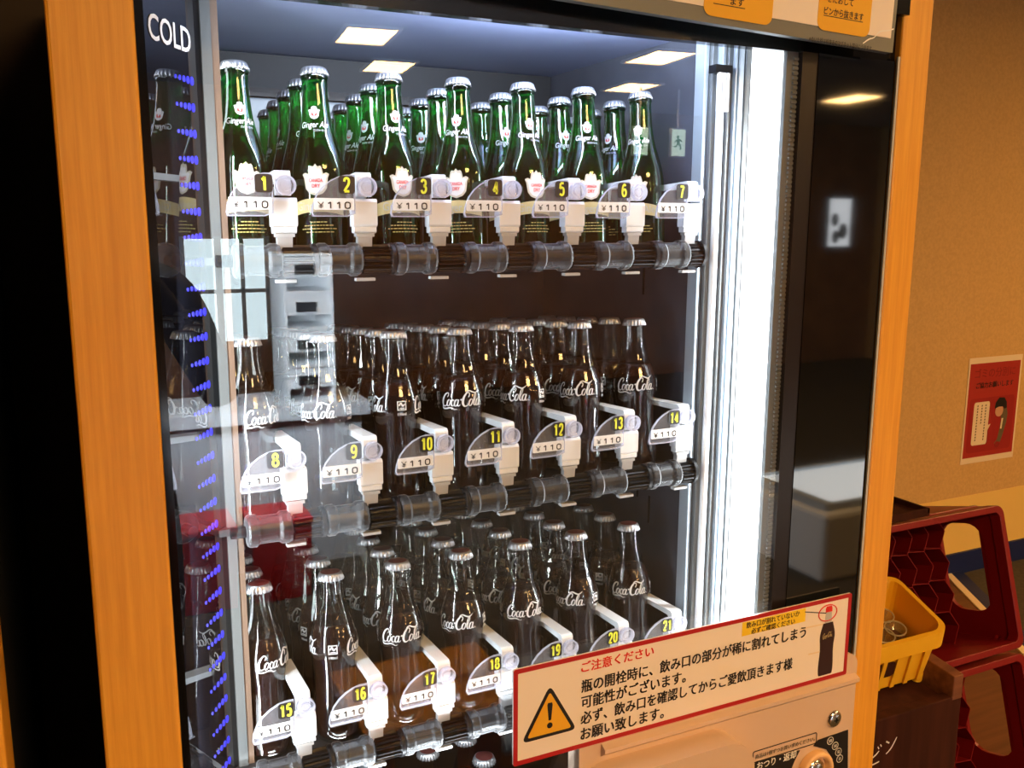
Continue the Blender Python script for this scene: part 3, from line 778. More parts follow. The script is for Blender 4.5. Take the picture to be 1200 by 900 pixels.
# ------------------------------------------------------------------ warning sign
SG = empty('warning_sign', (.6635, YS, Z(-.608)), 'cream red-bordered warning sign with a yellow triangle across the lower glass', 'sign')
SX0, SX1, SZ0, SZ1 = .4115, .9165, Z(-.6085), Z(-.4910)
fs_ = lambda a, b_, d: Vector((a, YS-d, b_))
MB().prism(rrect(SX0, SX1, SZ0, SZ1, .003), -.0025, 0, fs_).build('board', M['cream'], SG)
MB().ring(rrect(SX0, SX1, SZ0, SZ1, .003), rrect(SX0+.0055, SX1-.0055, SZ0+.0055, SZ1-.0055, .001), 0, .0004, fs_).build('border', M['red'], SG)
def sign_line(mb, s, x, z, size, width, bold=.027): mb.flat(text2d(s, size, width, bold), lambda a, b_: Vector((x+a, YS-.0006, z+b_)))
t = MB(); sign_line(t, 'ご注意ください', .498, Z(-.5120), .0142, .100, .024); t.build('red_heading', M['redtext'], SG)
t = MB(); ch = .01545; sz = .0172
for i, (s, n) in enumerate((('瓶の開栓時に、飲み口の部分が稀に割れてしまう', 22), ('可能性がございます。', 9.6), ('必ず、飲み口を確認してからご愛飲頂きます様', 20.7), ('お願い致します。', 7.6))):
    sign_line(t, s, .4985, Z(-.5370-.0201*i), sz, n*ch)
t.build('lettering', M['ink'], SG)
tri = [(.4575, Z(-.5190)), (.4215, Z(-.5825)), (.4935, Z(-.5825))]
def rtri(k, r):
    cx = sum(p[0] for p in tri)/3; cz = sum(p[1] for p in tri)/3; out = []
    P3 = [(cx+(x-cx)*k, cz+(z-cz)*k) for x, z in tri]
    for i in range(3):
        p, a, b_ = P3[i], P3[i-1], P3[(i+1) % 3]
        da = math.hypot(a[0]-p[0], a[1]-p[1]); db = math.hypot(b_[0]-p[0], b_[1]-p[1])
        A = (p[0]+(a[0]-p[0])*r/da, p[1]+(a[1]-p[1])*r/da); B = (p[0]+(b_[0]-p[0])*r/db, p[1]+(b_[1]-p[1])*r/db)
        for q_ in range(5):
            u = q_/4; out.append(tuple((1-u)**2*A[j]+2*u*(1-u)*p[j]+u*u*B[j] for j in (0, 1)))
    return out
TR = MB().prism(rtri(1, .009), 0, .0004, fs_).build('warning_triangle', M['ink'], SG)
MB().prism(rtri(.80, .004), .0004, .0007, fs_).build('yellow_field', M['orange'], TR)
ex = MB(); ex.prism([(.4575-.0016, Z(-.5620)), (.4575+.0016, Z(-.5620)), (.4575+.0034, Z(-.5430)), (.4575+.0025, Z(-.5405)), (.4575-.0025, Z(-.5405)), (.4575-.0034, Z(-.5430))], .0007, .001, fs_)
ex.prism(circle(.4575, Z(-.5685), .0036, 14), .0007, .001, fs_); ex.build('exclamation_mark', M['ink'], TR)
YN = MB().prism([(.7315, Z(-.5160)), (.8360, Z(-.5160)), (.8360, Z(-.4740-.0235)), (.7315, Z(-.4740-.0235))], 0, .0003, fs_).build('yellow_note', M['yellow'], SG)
t = MB()
t.flat(text2d('飲み口が割れていないか', .0088, .088, .016), lambda a, b_: Vector((.7375+a, YS-.0007, Z(-.5057)+b_)))
t.flat(text2d('必ずご確認ください', .0085, .072, .016), lambda a, b_: Vector((.7460+a, YS-.0007, Z(-.5150)+b_)))
t.build('lettering', M['ink'], YN)
bx = .8770
CPX = [(bx+r*.47*(1 if sgn > 0 else -1), Z(-.6005)+z*.50) for sgn, seq in ((1, CPs), (-1, CPs[::-1])) for r, z in seq if z < .186]
pb = MB(); pb.prism([(x, z) for x, z in CPX if z < Z(-.6005)+.5*.150], 0, .0005, fs_)
PB_ = pb.build('bottle_picture', mat('printed_cola', (.03, .008, .006), .5), SG)
pb = MB(); pb.prism([(bx-.0058, Z(-.6005)+.5*.150), (bx+.0058, Z(-.6005)+.5*.150), (bx+.0048, Z(-.6005)+.5*.180), (bx-.0048, Z(-.6005)+.5*.180)], 0, .0005, fs_); pb.build('bottle_neck', M['greyp'], PB_)
pb = MB(); pb.prism([(bx-.0056, Z(-.6005)+.5*.180), (bx+.0056, Z(-.6005)+.5*.180), (bx+.0056, Z(-.6005)+.5*.190), (bx+.0042, Z(-.6005)+.5*.196), (bx-.0042, Z(-.6005)+.5*.196), (bx-.0056, Z(-.6005)+.5*.190)], 0, .0006, fs_); pb.build('bottle_cap', M['redtext'], PB_)
pb = MB(); pb.flat(scale2d(LOGO, .33, .42), lambda a, b_: Vector((bx+a, YS-.0008, Z(-.6005)+.5*.112+b_+.001))); pb.build('logo', M['gold'], PB_)
zc = Z(-.6005)+.5*.178
rg = MB(); rg.ring(circle(bx-.002, zc, .0165, 28, .0118), circle(bx-.002, zc, .0153, 28, .0106), 0, .0008, fs_); rg.build('red_oval', M['redtext'], SG)
ln = MB(); ln.prism([(.8345, Z(-.5020)), (.8345, Z(-.5032)), (bx-.005, zc-.0006), (bx-.005, zc+.0006)], 0, .0005, fs_); ln.build('pointer_line', M['ink'], SG)
ta_ = MB()
for x0, x1, z in ((.828, .868, Z(-.5265)), (.846, .868, Z(-.5655))): ta_.prism([(x0, z), (x1, z-.0005), (x1, z+.0012), (x0, z+.0018)], 0, .0003, fs_)
ta_.build('tape_marks', M['paper'], SG)

# ------------------------------------------------------------------ top notice board
NB = empty('notice_board', (.6, -.03, Z(.2)), 'cream notice board in a grey frame above the glass, torn at its corner', 'sign')
c0 = at(1046, 62, -.03); th = math.radians(-2.0)
ux, uz = Vector((math.cos(th), 0, math.sin(th))), Vector((-math.sin(th), 0, math.cos(th)))
def fn(a, b_, d): return c0+ux*(-a)+uz*b_+Vector((0, -d, 0))
W_, H_ = .62, .15
nb = MB(); nb.prism([(0, 0), (W_, 0), (W_, H_), (0, H_)], -.010, 0, fn); nb.build('grey_frame', M['alugrey'], NB, bevel=.0015)
nb = MB(); nb.prism([(.006, .0155), (W_-.006, .0155), (W_-.006, H_-.008), (.006, H_-.008)], .0002, .0008, fn); nb.build('paper', M['cream'], NB)
def px_on(u, v):
    p = at(u, v, -.031); d = p-c0; return -(d.x*ux.x+d.z*ux.z), d.x*uz.x+d.z*uz.z
for cxp, wtxt, pair, x0p, x1p, yb in ((990, .060, ('お好みのビンを', 'ビンから抜きます'), 957, 1019, 34), (865, .052, ('扉を開けて', 'ビンを選びます'), 824, 905, 17)):
    a0_, b0 = px_on(x0p, yb); a1_, _ = px_on(x1p, yb)
    yy = MB(); yy.prism(rrect(a1_, a0_, b0, .14, .010), .0008, .0012, fn)
    Y_ = yy.build('yellow_patch', M['orange'], NB)
    tt = MB()
    if cxp == 990:
        ta0, tb0 = px_on(965, 17); 
        t = text2d('ビンから抜きます', .0092, .0600, .02); tt.flat(t, lambda a, b_: fn(ta0-a, tb0+b_+.001, .0016))
        t = text2d('をたおして', .0092, .040, .02); tt.flat(t, lambda a, b_: fn(ta0-.003-a, tb0+.0145+b_, .0016))
        tt.prism([(ta0-.060, tb0-.0012), (ta0, tb0-.0012), (ta0, tb0-.0004), (ta0-.060, tb0-.0004)], .0013, .0016, fn)
    else:
        ta0, tb0 = px_on(836, 2)
        t = text2d('ます', .0092, .018, .02); tt.flat(t, lambda a, b_: fn(ta0-.022-a, tb0+b_+.0005, .0016))
        tt.prism([(ta0-.042, tb0-.0020), (ta0, tb0-.0020), (ta0, tb0-.0012), (ta0-.042, tb0-.0012)], .0013, .0016, fn)
    tt.build('lettering', M['ink'], Y_)
ta0, tb0 = px_on(948, 46)
t = text2d('※ぬいた栓は栓抜きのマグネット部分につきます', .0062, .0960, .012); MB().flat(t, lambda a, b_: fn(ta0-a, tb0+b_-.0015, .0012)).build('small_print', M['ink'], NB)
sc_ = MB(); pts = [px_on(u, v) for u, v in ((1011, 51), (1018, 46), (1024, 44), (1031, 37), (1040, 36), (1047, 34))]
s2 = stroke2d([(a, b_, .0012+.0005*(i % 2)) for i, (a, b_) in enumerate(pts)], 3); sc_.flat(s2, lambda a, b_: fn(a, b_, .0014)); sc_.build('torn_crease', M['white'], NB)

# ------------------------------------------------------------------ neighbour machine at the left
NV = empty('vending_machine', (-.58, .33, 0), 'dark wood-framed machine standing just left of the bottle machine', 'vending machine')
a = MB(); a.box(-1.07, -.088, .03, .65, .08, 1.80); a.build('cabinet', M['blackmatt'], NV)
a = MB(); a.box(-.145, -.080, -.02, .05, .08, 1.83); a.box(-1.08, -1.015, -.02, .05, .08, 1.83); a.box(-1.015, -.145, -.02, .05, 1.77, 1.83); a.build('wooden_frame', M['wood'], NV, bevel=.003)
a = MB(); a.box(-1.015, -.145, .0, .03, .08, 1.77); a.build('front_panel', M['black'], NV)

# ------------------------------------------------------------------ right side: rack, basket, crates, poster
TL = math.radians(25)
RB = empty('bottle_return_box', (1.22, .4, 0), 'dark brown wooden return box marked in white handwriting, holding the yellow basket', 'box')
p1 = at(1020, 846, .2); zf = (p1.z+at(1111, 820, .2).z)/2
BX1, BX0, BY0, BY1 = 1.446, 1.0, .20, .62
a = MB(); a.box(BX0, BX1, BY0, BY0+.022, 0, zf); a.build('front_board', M['darkwood'], RB, bevel=.002)
TB = math.radians(7)
def slope(y): return (y-BY0)*math.tan(TB)
zr = at(1131, 789, .2).z
a = MB()
a.hexa([Vector((BX1-.026, BY0-.001, zf-.006)), Vector((BX1, BY0-.001, zf-.006)), Vector((BX1, BY1, 0.3)), Vector((BX1-.026, BY1, 0.3))],
       [Vector((BX1-.026, BY0-.001, zr)), Vector((BX1, BY0-.001, zr)), Vector((BX1, BY1, zr+slope(BY1))), Vector((BX1-.026, BY1, zr+slope(BY1)))])
a.build('side_rail', M['redwood'], RB, bevel=.002)
a = MB(); a.box(BX1-.034, BX1, BY0+.022, BY1, 0, zf-.01); a.box(BX0, BX0+.03, BY0+.022, BY1, 0, zf+.05); a.build('side_board', M['darkwood'], RB)
a = MB(); zi = zf-.003
a.hexa([Vector((BX0+.03, BY0+.022, zi-.015)), Vector((BX1-.034, BY0+.022, zi-.015)), Vector((BX1-.034, BY1, zi-.015+slope(BY1))), Vector((BX0+.03, BY1, zi-.015+slope(BY1)))],
       [Vector((BX0+.03, BY0+.022, zi)), Vector((BX1-.034, BY0+.022, zi)), Vector((BX1-.034, BY1, zi+slope(BY1))), Vector((BX0+.03, BY1, zi+slope(BY1)))])
a.build('sloping_shelf', M['darkwood'], RB)
tx = at(1020, 897, BY0); 
hw = merge2d(stroke2d([(0, .030, .003), (.001, .012, .003), (.003, .001, .003), (.018, .002, .0025), (.022, .003, .002)], 3), stroke2d([(.0, .012, .002), (.012, .018, .003), (.02, .024, .002)], 3),
             stroke2d([(.016, .033, .002), (.019, .028, .0025)], 2), stroke2d([(.022, .036, .002), (.025, .031, .0025)], 2),
             shift2d(merge2d(stroke2d([(0, .026, .003), (.008, .021, .003)], 2), stroke2d([(.002, .001, .002), (.014, .010, .003), (.026, .028, .002)], 4)), .036, .012))
a = MB(); a.flat(hw, lambda a_, b_: Vector((tx.x-.002+a_, BY0-.0008, tx.z+b_))); a.build('handwriting', M['white'], RB)

# yellow basket, tilted with the shelf
BC = at(1115, 738, .225)
TB = math.radians(7)
KT = empty('basket', (1.24, .36, BC.z-.1), 'yellow plastic basket with a thick rim holding clear cups, beside the wooden frame', 'basket')
def bk(x, y, z):       # local: x from right rim edge (negative left), y back, z up from the rim
    return BC+Vector((x+y*math.tan(.34), y*math.cos(TB)-z*math.sin(TB), y*math.sin(TB)+z*math.cos(TB)))
BWd, BDp = .36, .20
def loopb(ins, z, r=.03, n=5): return [bk(a_, b_, z) for a_, b_ in rrect(-BWd+ins, -ins, ins, BDp-ins, r, n)]
levels_o = [(0, 0), (0, -.033), (.010, -.035), (.018, -.105)]
levels_i = [(.010, 0), (.014, -.033), (.022, -.101)]
a = MB(); loops = [loopb(*l) for l in levels_o[::-1]]+[loopb(*l) for l in levels_i]
n = len(loops[0]); vs = [v for l in loops for v in l]
fs = [(i*n+k, i*n+(k+1) % n, (i+1)*n+(k+1) % n, (i+1)*n+k) for i in range(len(loops)-1) for k in range(n)]
fs += [tuple(range(n-1, -1, -1)), tuple(range((len(loops)-1)*n, len(loops)*n))]
a.add(vs, fs); 
for k in range(8):   # upright ribs below the rim
    x = -.05-.035*k
    a.hexa([bk(x-.005, .004, -.034), bk(x+.005, .004, -.034), bk(x+.005, .014, -.034), bk(x-.005, .014, -.034)], [bk(x-.005, .013, -.104), bk(x+.005, .013, -.104), bk(x+.005, .022, -.104), bk(x-.005, .022, -.104)])
a.build('tub', M['basket'], KT)
for fx, fy in ((-.036, .034), (-.320, .034), (-.036, .165), (-.320, .165)):
    a = MB(); a.prism(circle(0, 0, .013, 18), -.0145, .0, lambda p_, q_, d: bk(fx+p_, fy+q_, -.105+d)); a.build('foot', M['basket'], KT)
a = MB(); a.prism(rrect(-.26, -.12, -.075, -.045, .014), .010, .0165, lambda p_, q_, d: bk(p_, d, q_)); a.build('hand_hole', M['darkwood'], KT)
def cup_spot(u, v, drop=.056):
    best = None
    for i in range(300):
        y = .22+i*.001; p = at(u, v, y); l = (y-BC.y-drop*math.sin(TB))/math.cos(TB)
        e_ = abs(p.z-(BC.z+l*math.sin(TB)-drop*math.cos(TB)))
        if best is None or e_ < best[0]: best = (e_, p.x-BC.x-l*math.tan(.34), l)
    return min(best[1], -.05), min(max(best[2], .045), .155)
for i, (uv, lb) in enumerate((((1068, 731), 'clear round cup nearest the right corner of the yellow basket'), ((1036, 744), 'clear round cup in the yellow basket half hidden by the wooden frame'), ((1040, 703), 'clear round cup further back in the yellow basket'))):
    x, y = cup_spot(*uv)
    c_ = empty('plastic_cup', bk(x, y, -.1), lb, 'cup', 'clear cups in the yellow basket')
    a = MB(); F_ = lambda p: bk(x+p.x, y+p.y, -.1005+p.z)
    a.lathe([(.019, 0), (.0235, .040), (.0250, .0405), (.0250, .043), (.0225, .043), (.0180, .002)], 28, F=F_)
    a.build('cup_wall', M['cuprim'], c_)
    a = MB(); a.ring(circle(0, 0, .0254, 28), circle(0, 0, .0230, 28), .0425, .0445, lambda p_, q_, d: F_(Vector((p_, q_, d)))); a.build('rim', M['palegold'], c_)

# red bottle crates lying on their sides, leaning back
AL = math.radians(16)
def crate(corner, label, WX=.46, HZ=.335, DP=.26, seed=0):
    """corner = upper right corner of the opening, u left, d down the opening, w into the crate"""
    r = empty('bottle_crate', (corner.x-WX/2, corner.y+.1, corner.z-HZ), label, 'crate', 'red bottle crates leaning against the wall')
    du = Vector((-1, 0, 0)); dd = Vector((0, -math.sin(AL), -math.cos(AL))); dw = Vector((0, math.cos(AL), -math.sin(AL)))
    def P(u, v, w_): return corner+du*u+dd*v+dw*w_
    t = .010
    a = MB()
    # rim frame around the opening
    a.ring(rrect(0, WX, 0, HZ, .022), rrect(.016, WX-.016, .016, HZ-.016, .016), -.012, .016, lambda u, v, w_: P(u, v, w_))
    a.ring(rrect(.003, WX-.003, .003, HZ-.003, .02), rrect(.013, WX-.013, .013, HZ-.013, .014), .016, .038, lambda u, v, w_: P(u, v, w_))
    a.ring(rrect(.0, WX, 0, HZ, .022), rrect(.013, WX-.013, .013, HZ-.013, .014), .046, .056, lambda u, v, w_: P(u, v, w_))
    a.build('rim', M['crate'], r, bevel=.002)
    # long sides and floor
    a = MB()
    a.prism([(.012, .004), (WX-.012, .004), (WX-.012, .004+t), (.012, .004+t)], .016, DP, lambda u, v, w_: P(u, v, w_))
    a.prism([(.012, HZ-.004-t), (WX-.012, HZ-.004-t), (WX-.012, HZ-.004), (.012, HZ-.004)], .016, DP, lambda u, v, w_: P(u, v, w_))
    a.prism([(.004, .004), (WX-.004, .004), (WX-.004, HZ-.004), (.004, HZ-.004)], DP-.008, DP, lambda u, v, w_: P(u, v, w_))
    a.build('shell', M['crate'], r)
    # end walls with a big hand hole: frame between the wall outline and the hole outline
    for u0 in (.004, WX-.004-t):
        a = MB(); n_ = 5
        out = rrect(.004, HZ-.004, .016, DP, .012, n_); inn = rrect(.045, HZ-.075, .045, .17, .045, n_)
        a.ring(out, inn, u0, u0+t, lambda v, w_, u: P(u, v, w_)); a.build('end_wall', M['crate'], r)
    # zigzag dividers
    a = MB(); nu, nv = 6, 4; cu, cv = (WX-.13)/nu, (HZ-.03)/nv
    uo = .105
    th_ = .0018
    def wall(p, q_):
        d = Vector((q_[0]-p[0], q_[1]-p[1])); l = d.length; nrm = Vector((-d.y, d.x))/l*th_/2
        pl = [(p[0]+nrm.x, p[1]+nrm.y), (q_[0]+nrm.x, q_[1]+nrm.y), (q_[0]-nrm.x, q_[1]-nrm.y), (p[0]-nrm.x, p[1]-nrm.y)]
        a.prism(pl, .085, DP-.009, lambda u, v, w_: P(u, v, w_))
    for i in range(nu+1):
        for j in range(nv*2):
            v0, v1 = .015+cv/2*j, .015+cv/2*(j+1)
            s0 = .012 if j % 2 == 0 else -.012
            wall((uo+cu*i+s0, v0), (uo+cu*i-s0, v1))
    for j in range(1, nv):
        for i in range(nu):
            sgn = .012
            wall((uo+cu*i+sgn, .015+cv*j), (uo+cu*(i+1)+sgn, .015+cv*j-.006))
    a.build('dividers', M['crate'], r)
    return r
cu_ = at(1170, 591, .535)
crate(cu_, 'upper red plastic bottle crate lying on its side with zigzag dividers')
dd = Vector((0, -math.sin(AL), -math.cos(AL)))
crate(cu_+dd*.348+Vector((-.004, 0, 0)), 'lower red plastic bottle crate directly underneath the upper crate')
crate(cu_+dd*.696+Vector((-.01, 0, 0)), 'lowest red plastic bottle crate standing near the floor')
a = MB(); p = cu_
o_ = empty('dark_tray', (p.x-.36, p.y+.1, p.z+.005), 'thin dark tray lying on top of the upper red crate', 'tray')
a.box(p.x-.46, p.x-.235, p.y+.0, p.y+.2, p.z+.004-.03*0, p.z+.010); a.box(p.x-.46, p.x-.235, p.y+.0, p.y+.006, p.z+.010, p.z+.022); a.box(p.x-.46, p.x-.235, p.y+.194, p.y+.2, p.z+.010, p.z+.022); a.box(p.x-.241, p.x-.235, p.y, p.y+.2, p.z+.010, p.z+.022); a.box(p.x-.46, p.x-.454, p.y, p.y+.2, p.z+.010, p.z+.022)
a.build('tray_body', M['darkwood'], o_)

# poster
PO = empty('poster', (3.5, WY-.002, .487), 'red paper poster of a bowing attendant taped on the wallpapered wall', 'poster')
pc = [at(1136, 421, WY-.002), at(1198, 414, WY-.002), at(1187, 535, WY-.002), at(1125, 545, WY-.002)]
px0 = (pc[0].x+pc[3].x)/2; px1 = (pc[1].x+pc[2].x)/2; pz1 = (pc[0].z+pc[1].z)/2; pz0 = (pc[2].z+pc[3].z)/2
fw = lambda a_, b_, d: Vector((px0+(px1-px0)*a_, WY-.002-d, pz0+(pz1-pz0)*b_))
MB().prism([(0, 0), (1, 0), (1, 1), (0, 1)], 0, .001, fw).build('sheet', M['paper'], PO)
MB().prism([(.03, .055), (.97, .055), (.97, .945), (.03, .945)], .001, .0014, fw).build('red_field', M['poster_red'], PO)
MB().prism(rrect(.08, .92, .10, .62, .05), .0014, .0018, fw).build('panel', M['poster_dred'], PO)
asp = (px1-px0)/(pz1-pz0)
def ptext(s, x, z, size, width, m, name):
    t = text2d(s, size, width, .02); MB().flat(t, lambda a_, b_: fw(x+a_, z+b_*asp, .0021)).build(name, m, PO)
ptext('ゴミの分別に', .12, .815, .13, .76, M['poster_deep'], 'heading')
ptext('ご協力お願いします', .16, .715, .085, .70, M['ink'], 'lettering')
a = MB(); a.prism(rrect(.16, .45, .17, .58, .03), .0018, .0022, fw); a.prism([(.44, .35), (.50, .36), (.44, .29)], .0018, .0022, fw)
SBB = a.build('speech_bubble', M['paper'], PO)
a = MB()
for cx in (.38, .31, .23):
    for j in range(13 if cx != .31 else 7):
        z_ = .545-.027*j; a.prism([(cx-.012, z_-.010), (cx+.012*(.6+.4*((j*7) % 3)/2), z_-.008), (cx+.008, z_+.008), (cx-.010, z_+.006)], .0022, .0025, fw)
a.build('small_print', M['uniform'], SBB)
fg = MB()
fg.prism([(.66, .14), (.72, .18), (.76, .26), (.80, .36), (.81, .44), (.78, .50), (.72, .50), (.68, .46), (.69, .38), (.68, .30), (.65, .20), (.60, .16)], .0018, .0023, fw)
FG_ = fg.build('bowing_figure', M['uniform'], PO)
MB().prism(circle(.64, .475, .075, 18, .055), .0023, .0027, fw).build('face', M['skin'], FG_)
MB().prism([(.55, .50), (.56, .56), (.62, .605), (.72, .60), (.77, .555), (.78, .50), (.74, .49), (.70, .515), (.62, .515)], .0027, .003, fw).build('hair', M['hair'], FG_)
MB().prism(circle(.655, .15, .05, 14, .03), .0024, .003, fw).build('cap_in_hand', M['poster_deep'], FG_)
MB().prism([(.69, .30), (.715, .30), (.73, .40), (.70, .40)], .0024, .003, fw).build('shirt_front', M['paper'], FG_)

# floor strip seen through the crate's hand hole
a = MB(); 
def onf(u, v):
    r_ = CR*(u-600)+CD*(v-450)+CF*FPX; t_ = (0-CAMZ)/r_.z; return Vector((r_.x*t_, CAMY+r_.y*t_, 0))
f0, f1 = onf(1123, 668), onf(1172, 716)
dv_ = (f1-f0).normalized(); nv_ = Vector((dv_.y, -dv_.x, 0))
f0 = f0-dv_*.25; f1 = f1+dv_*1.5
a = MB(); a.hexa([f0, f1, f1+nv_*.055, f0+nv_*.055], [p+Vector((0, 0, .012)) for p in (f0, f1, f1+nv_*.055, f0+nv_*.055)]); struct(a.build('trim_2', M['bluetrim'], loc=f0))
g0, g1 = f0+nv_*.056, f1+nv_*.056
a = MB(); a.hexa([g0, g1, g1+nv_*.03, g0+nv_*.03], [p+Vector((0, 0, .012)) for p in (g0, g1, g1+nv_*.03, g0+nv_*.03)]); struct(a.build('trim_3', M['paper'], loc=g0))
g0, g1 = f0+nv_*.087, f1+nv_*.087
a = MB(); a.hexa([g0, g1, g1+nv_*2.0, g0+nv_*2.0], [p+Vector((0, 0, .006)) for p in (g0, g1, g1+nv_*2.0, g0+nv_*2.0)]); struct(a.build('floor_boards', M['floorboard'], loc=g0))

# ------------------------------------------------------------------ things behind the viewer, mirrored in the glass
CB = empty('storage_cabinet', (.92, -3.0, 0), 'white open-fronted cabinet mirrored at the left of the middle shelf', 'cabinet')
a = MB(); x0, x1, y0, y1 = .80, 1.01, -3.3, -3.0
a.box(x0, x0+.012, y0, y1, .72, 1.36); a.box(x1-.012, x1, y0, y1, .72, 1.36); a.box(x0, x1, y0, y0+.012, .72, 1.36)
a.build('carcass', M['cabwhite'], CB)
for i in range(5):
    MB().box(x0+.012, x1-.012, y0+.012, y1, .72+.157*i, .732+.157*i).build('cabinet_shelf', M['cabwhite'], CB)
for i in range(4):
    a = MB(); a.box(x0+.012, x1-.012, y1-.02, y1-.01, .732+.157*i+.055, .732+.157*i+.142); a.build('flap_door', M['cabwhite'], CB)
    a = MB(); a.box(x0+.05, x0+.13, y1-.01, y1+.01, .732+.157*i+.07, .732+.157*i+.11); a.build('lock', M['blackp'], CB)
CT = empty('counter', (.7, -3.0, 0), 'grey counter under the white cabinet, mirrored in the lower left glass', 'counter')
a = MB(); a.box(.2, 1.15, -3.35, -2.95, .66, .72); a.build('worktop', M['greycounter'], CT, bevel=.004)
a = MB(); a.box(.23, 1.12, -3.33, -3.0, 0, .66); a.build('base', M['greycounter'], CT)
def rbox(x, label):
    o = empty('red_bin', (x+.12, -2.75, 0), label, 'bin', 'red bins before the counter')
    a = MB(); a.hexa([Vector((x+.01, -2.87, 0)), Vector((x+.23, -2.87, 0)), Vector((x+.23, -2.64, 0)), Vector((x+.01, -2.64, 0))], [Vector((x, -2.88, .31)), Vector((x+.24, -2.88, .31)), Vector((x+.24, -2.63, .31)), Vector((x, -2.63, .31))]); a.build('bin_body', M['redbox'], o, bevel=.006)
    a = MB(); a.box(x-.004, x+.244, -2.884, -2.626, .31, .335); a.build('bin_lid', M['redbox'], o, bevel=.005)
rbox(.27, 'red bin at the left, mirrored beside the orange frame'); rbox(.56, 'red bin at the right, mirrored behind price tag 8')

def exit_sign(loc, label):
    o = empty('exit_sign', loc, label, 'sign', 'exit signs mirrored in the glass'); x, y, z = loc
    a = MB(); a.box(x-.07, x+.07, y-.03, y, z-.11, z+.11); a.build('sign_box', M['whitep'], o, bevel=.004)
    a = MB(); a.box(x-.062, x+.062, y, y+.003, z-.10, z+.10); a.build('lit_face', M['exitwhite'], o)
    a = MB(); G_ = lambda p_, q_, d: Vector((x+p_*.7, y+d, z+q_*.7))
    a.prism(circle(-.012, .062, .016, 14), .003, .005, G_)
    a.prism([(-.02, .04), (.02, .042), (.05, .012), (.04, .004), (.014, .022), (.008, -.012), (.036, -.036), (.03, -.08), (.016, -.08), (.018, -.042), (-.012, -.022), (-.03, -.05), (-.07, -.05), (-.07, -.038), (-.038, -.036), (-.022, .0), (-.03, .018), (-.052, -.002), (-.06, .008)], .003, .005, G_)
    a.build('running_figure', M['exitgreen'], o)
    MB().cyl((x, y-.015, z+.11), (x, y-.015, 2.5), .008, 10).build('hanger', M['whitep'], o)
M['exitwhite'] = mat('exit_sign_face', (.8, .9, .8), .5, emit=(.75, 1.0, .8), strength=4)
M['exitgreen'] = mat('exit_sign_green', (.0, .25, .06), .5, emit=(.0, .6, .15), strength=1.0)
exit_sign((4.35, -5.2, 2.10), 'green exit sign hanging behind, mirrored right of the top bottles')
exit_sign((4.00, -5.2, 2.10), 'green exit sign hanging behind, mirrored just left of another exit sign')
BP = empty('lit_poster', (7.45, -6.59, 1.25), 'backlit white poster mirrored in the black strip at the right', 'poster')
M['lightbox'] = mat('lightbox_face', (.8, .8, .8), .5, emit=(.9, .95, 1.0), strength=5)  # glow added to the poster so its mirror image shows bright
a = MB(); a.box(7.28, 7.62, -6.6, -6.57, 1.22, 1.76); a.build('frame', M['blackp'], BP)
a = MB(); a.box(7.30, 7.60, -6.57, -6.566, 1.24, 1.74); a.build('lit_face', M['lightbox'], BP)
a = MB(); 
for cx_, cz_, r_ in ((7.38, 1.52, .05), (7.50, 1.40, .06), (7.40, 1.34, .05)): a.prism(circle(cx_, cz_, r_, 16, r_*1.4), .0, .004, lambda p_, q_, d: Vector((p_, -6.566+d, q_)))
a.build('printed_figures', M['hair'], BP)
# added white box, its glowing top stands for the glare low in the black strip
DF = empty('display_freezer', (3.35, -2.1, 0), 'low white display freezer with a lit lid, mirrored in the black strip', 'freezer')
a = MB(); a.box(2.75, 3.95, -2.45, -1.85, 0, .30); a.build('body', M['cabwhite'], DF, bevel=.02)
M['freezerlight'] = mat('freezer_light', (.8, .85, .9), .4, emit=(.85, .95, 1.0), strength=4)
a = MB(); a.box(2.85, 3.55, -2.38, -1.92, .302, .318); a.build('lit_lid', M['freezerlight'], DF)
a = MB(); a.ring(rrect(2.79, 3.91, -2.41, -1.89, .02), rrect(2.84, 3.86, -2.385, -1.915, .02), .30, .33, lambda p_, q_, d: Vector((p_, q_, d))); a.build('rim', M['alu'], DF)

BN = empty('bench', (.66, -.98, 0), 'low orange wooden bench mirrored under the bottom shelf', 'bench')
for k in range(2):
    a = MB(); a.box(.48, .86, -1.13+.16*k, -.985+.16*k, .42, .45); a.build('seat_plank', M['wood'], BN, bevel=.004)
for x in (.52, .80):
    a = MB(); a.box(x, x+.03, -1.11, -.85, .0, .42); a.build('leg_panel', M['wood'], BN)

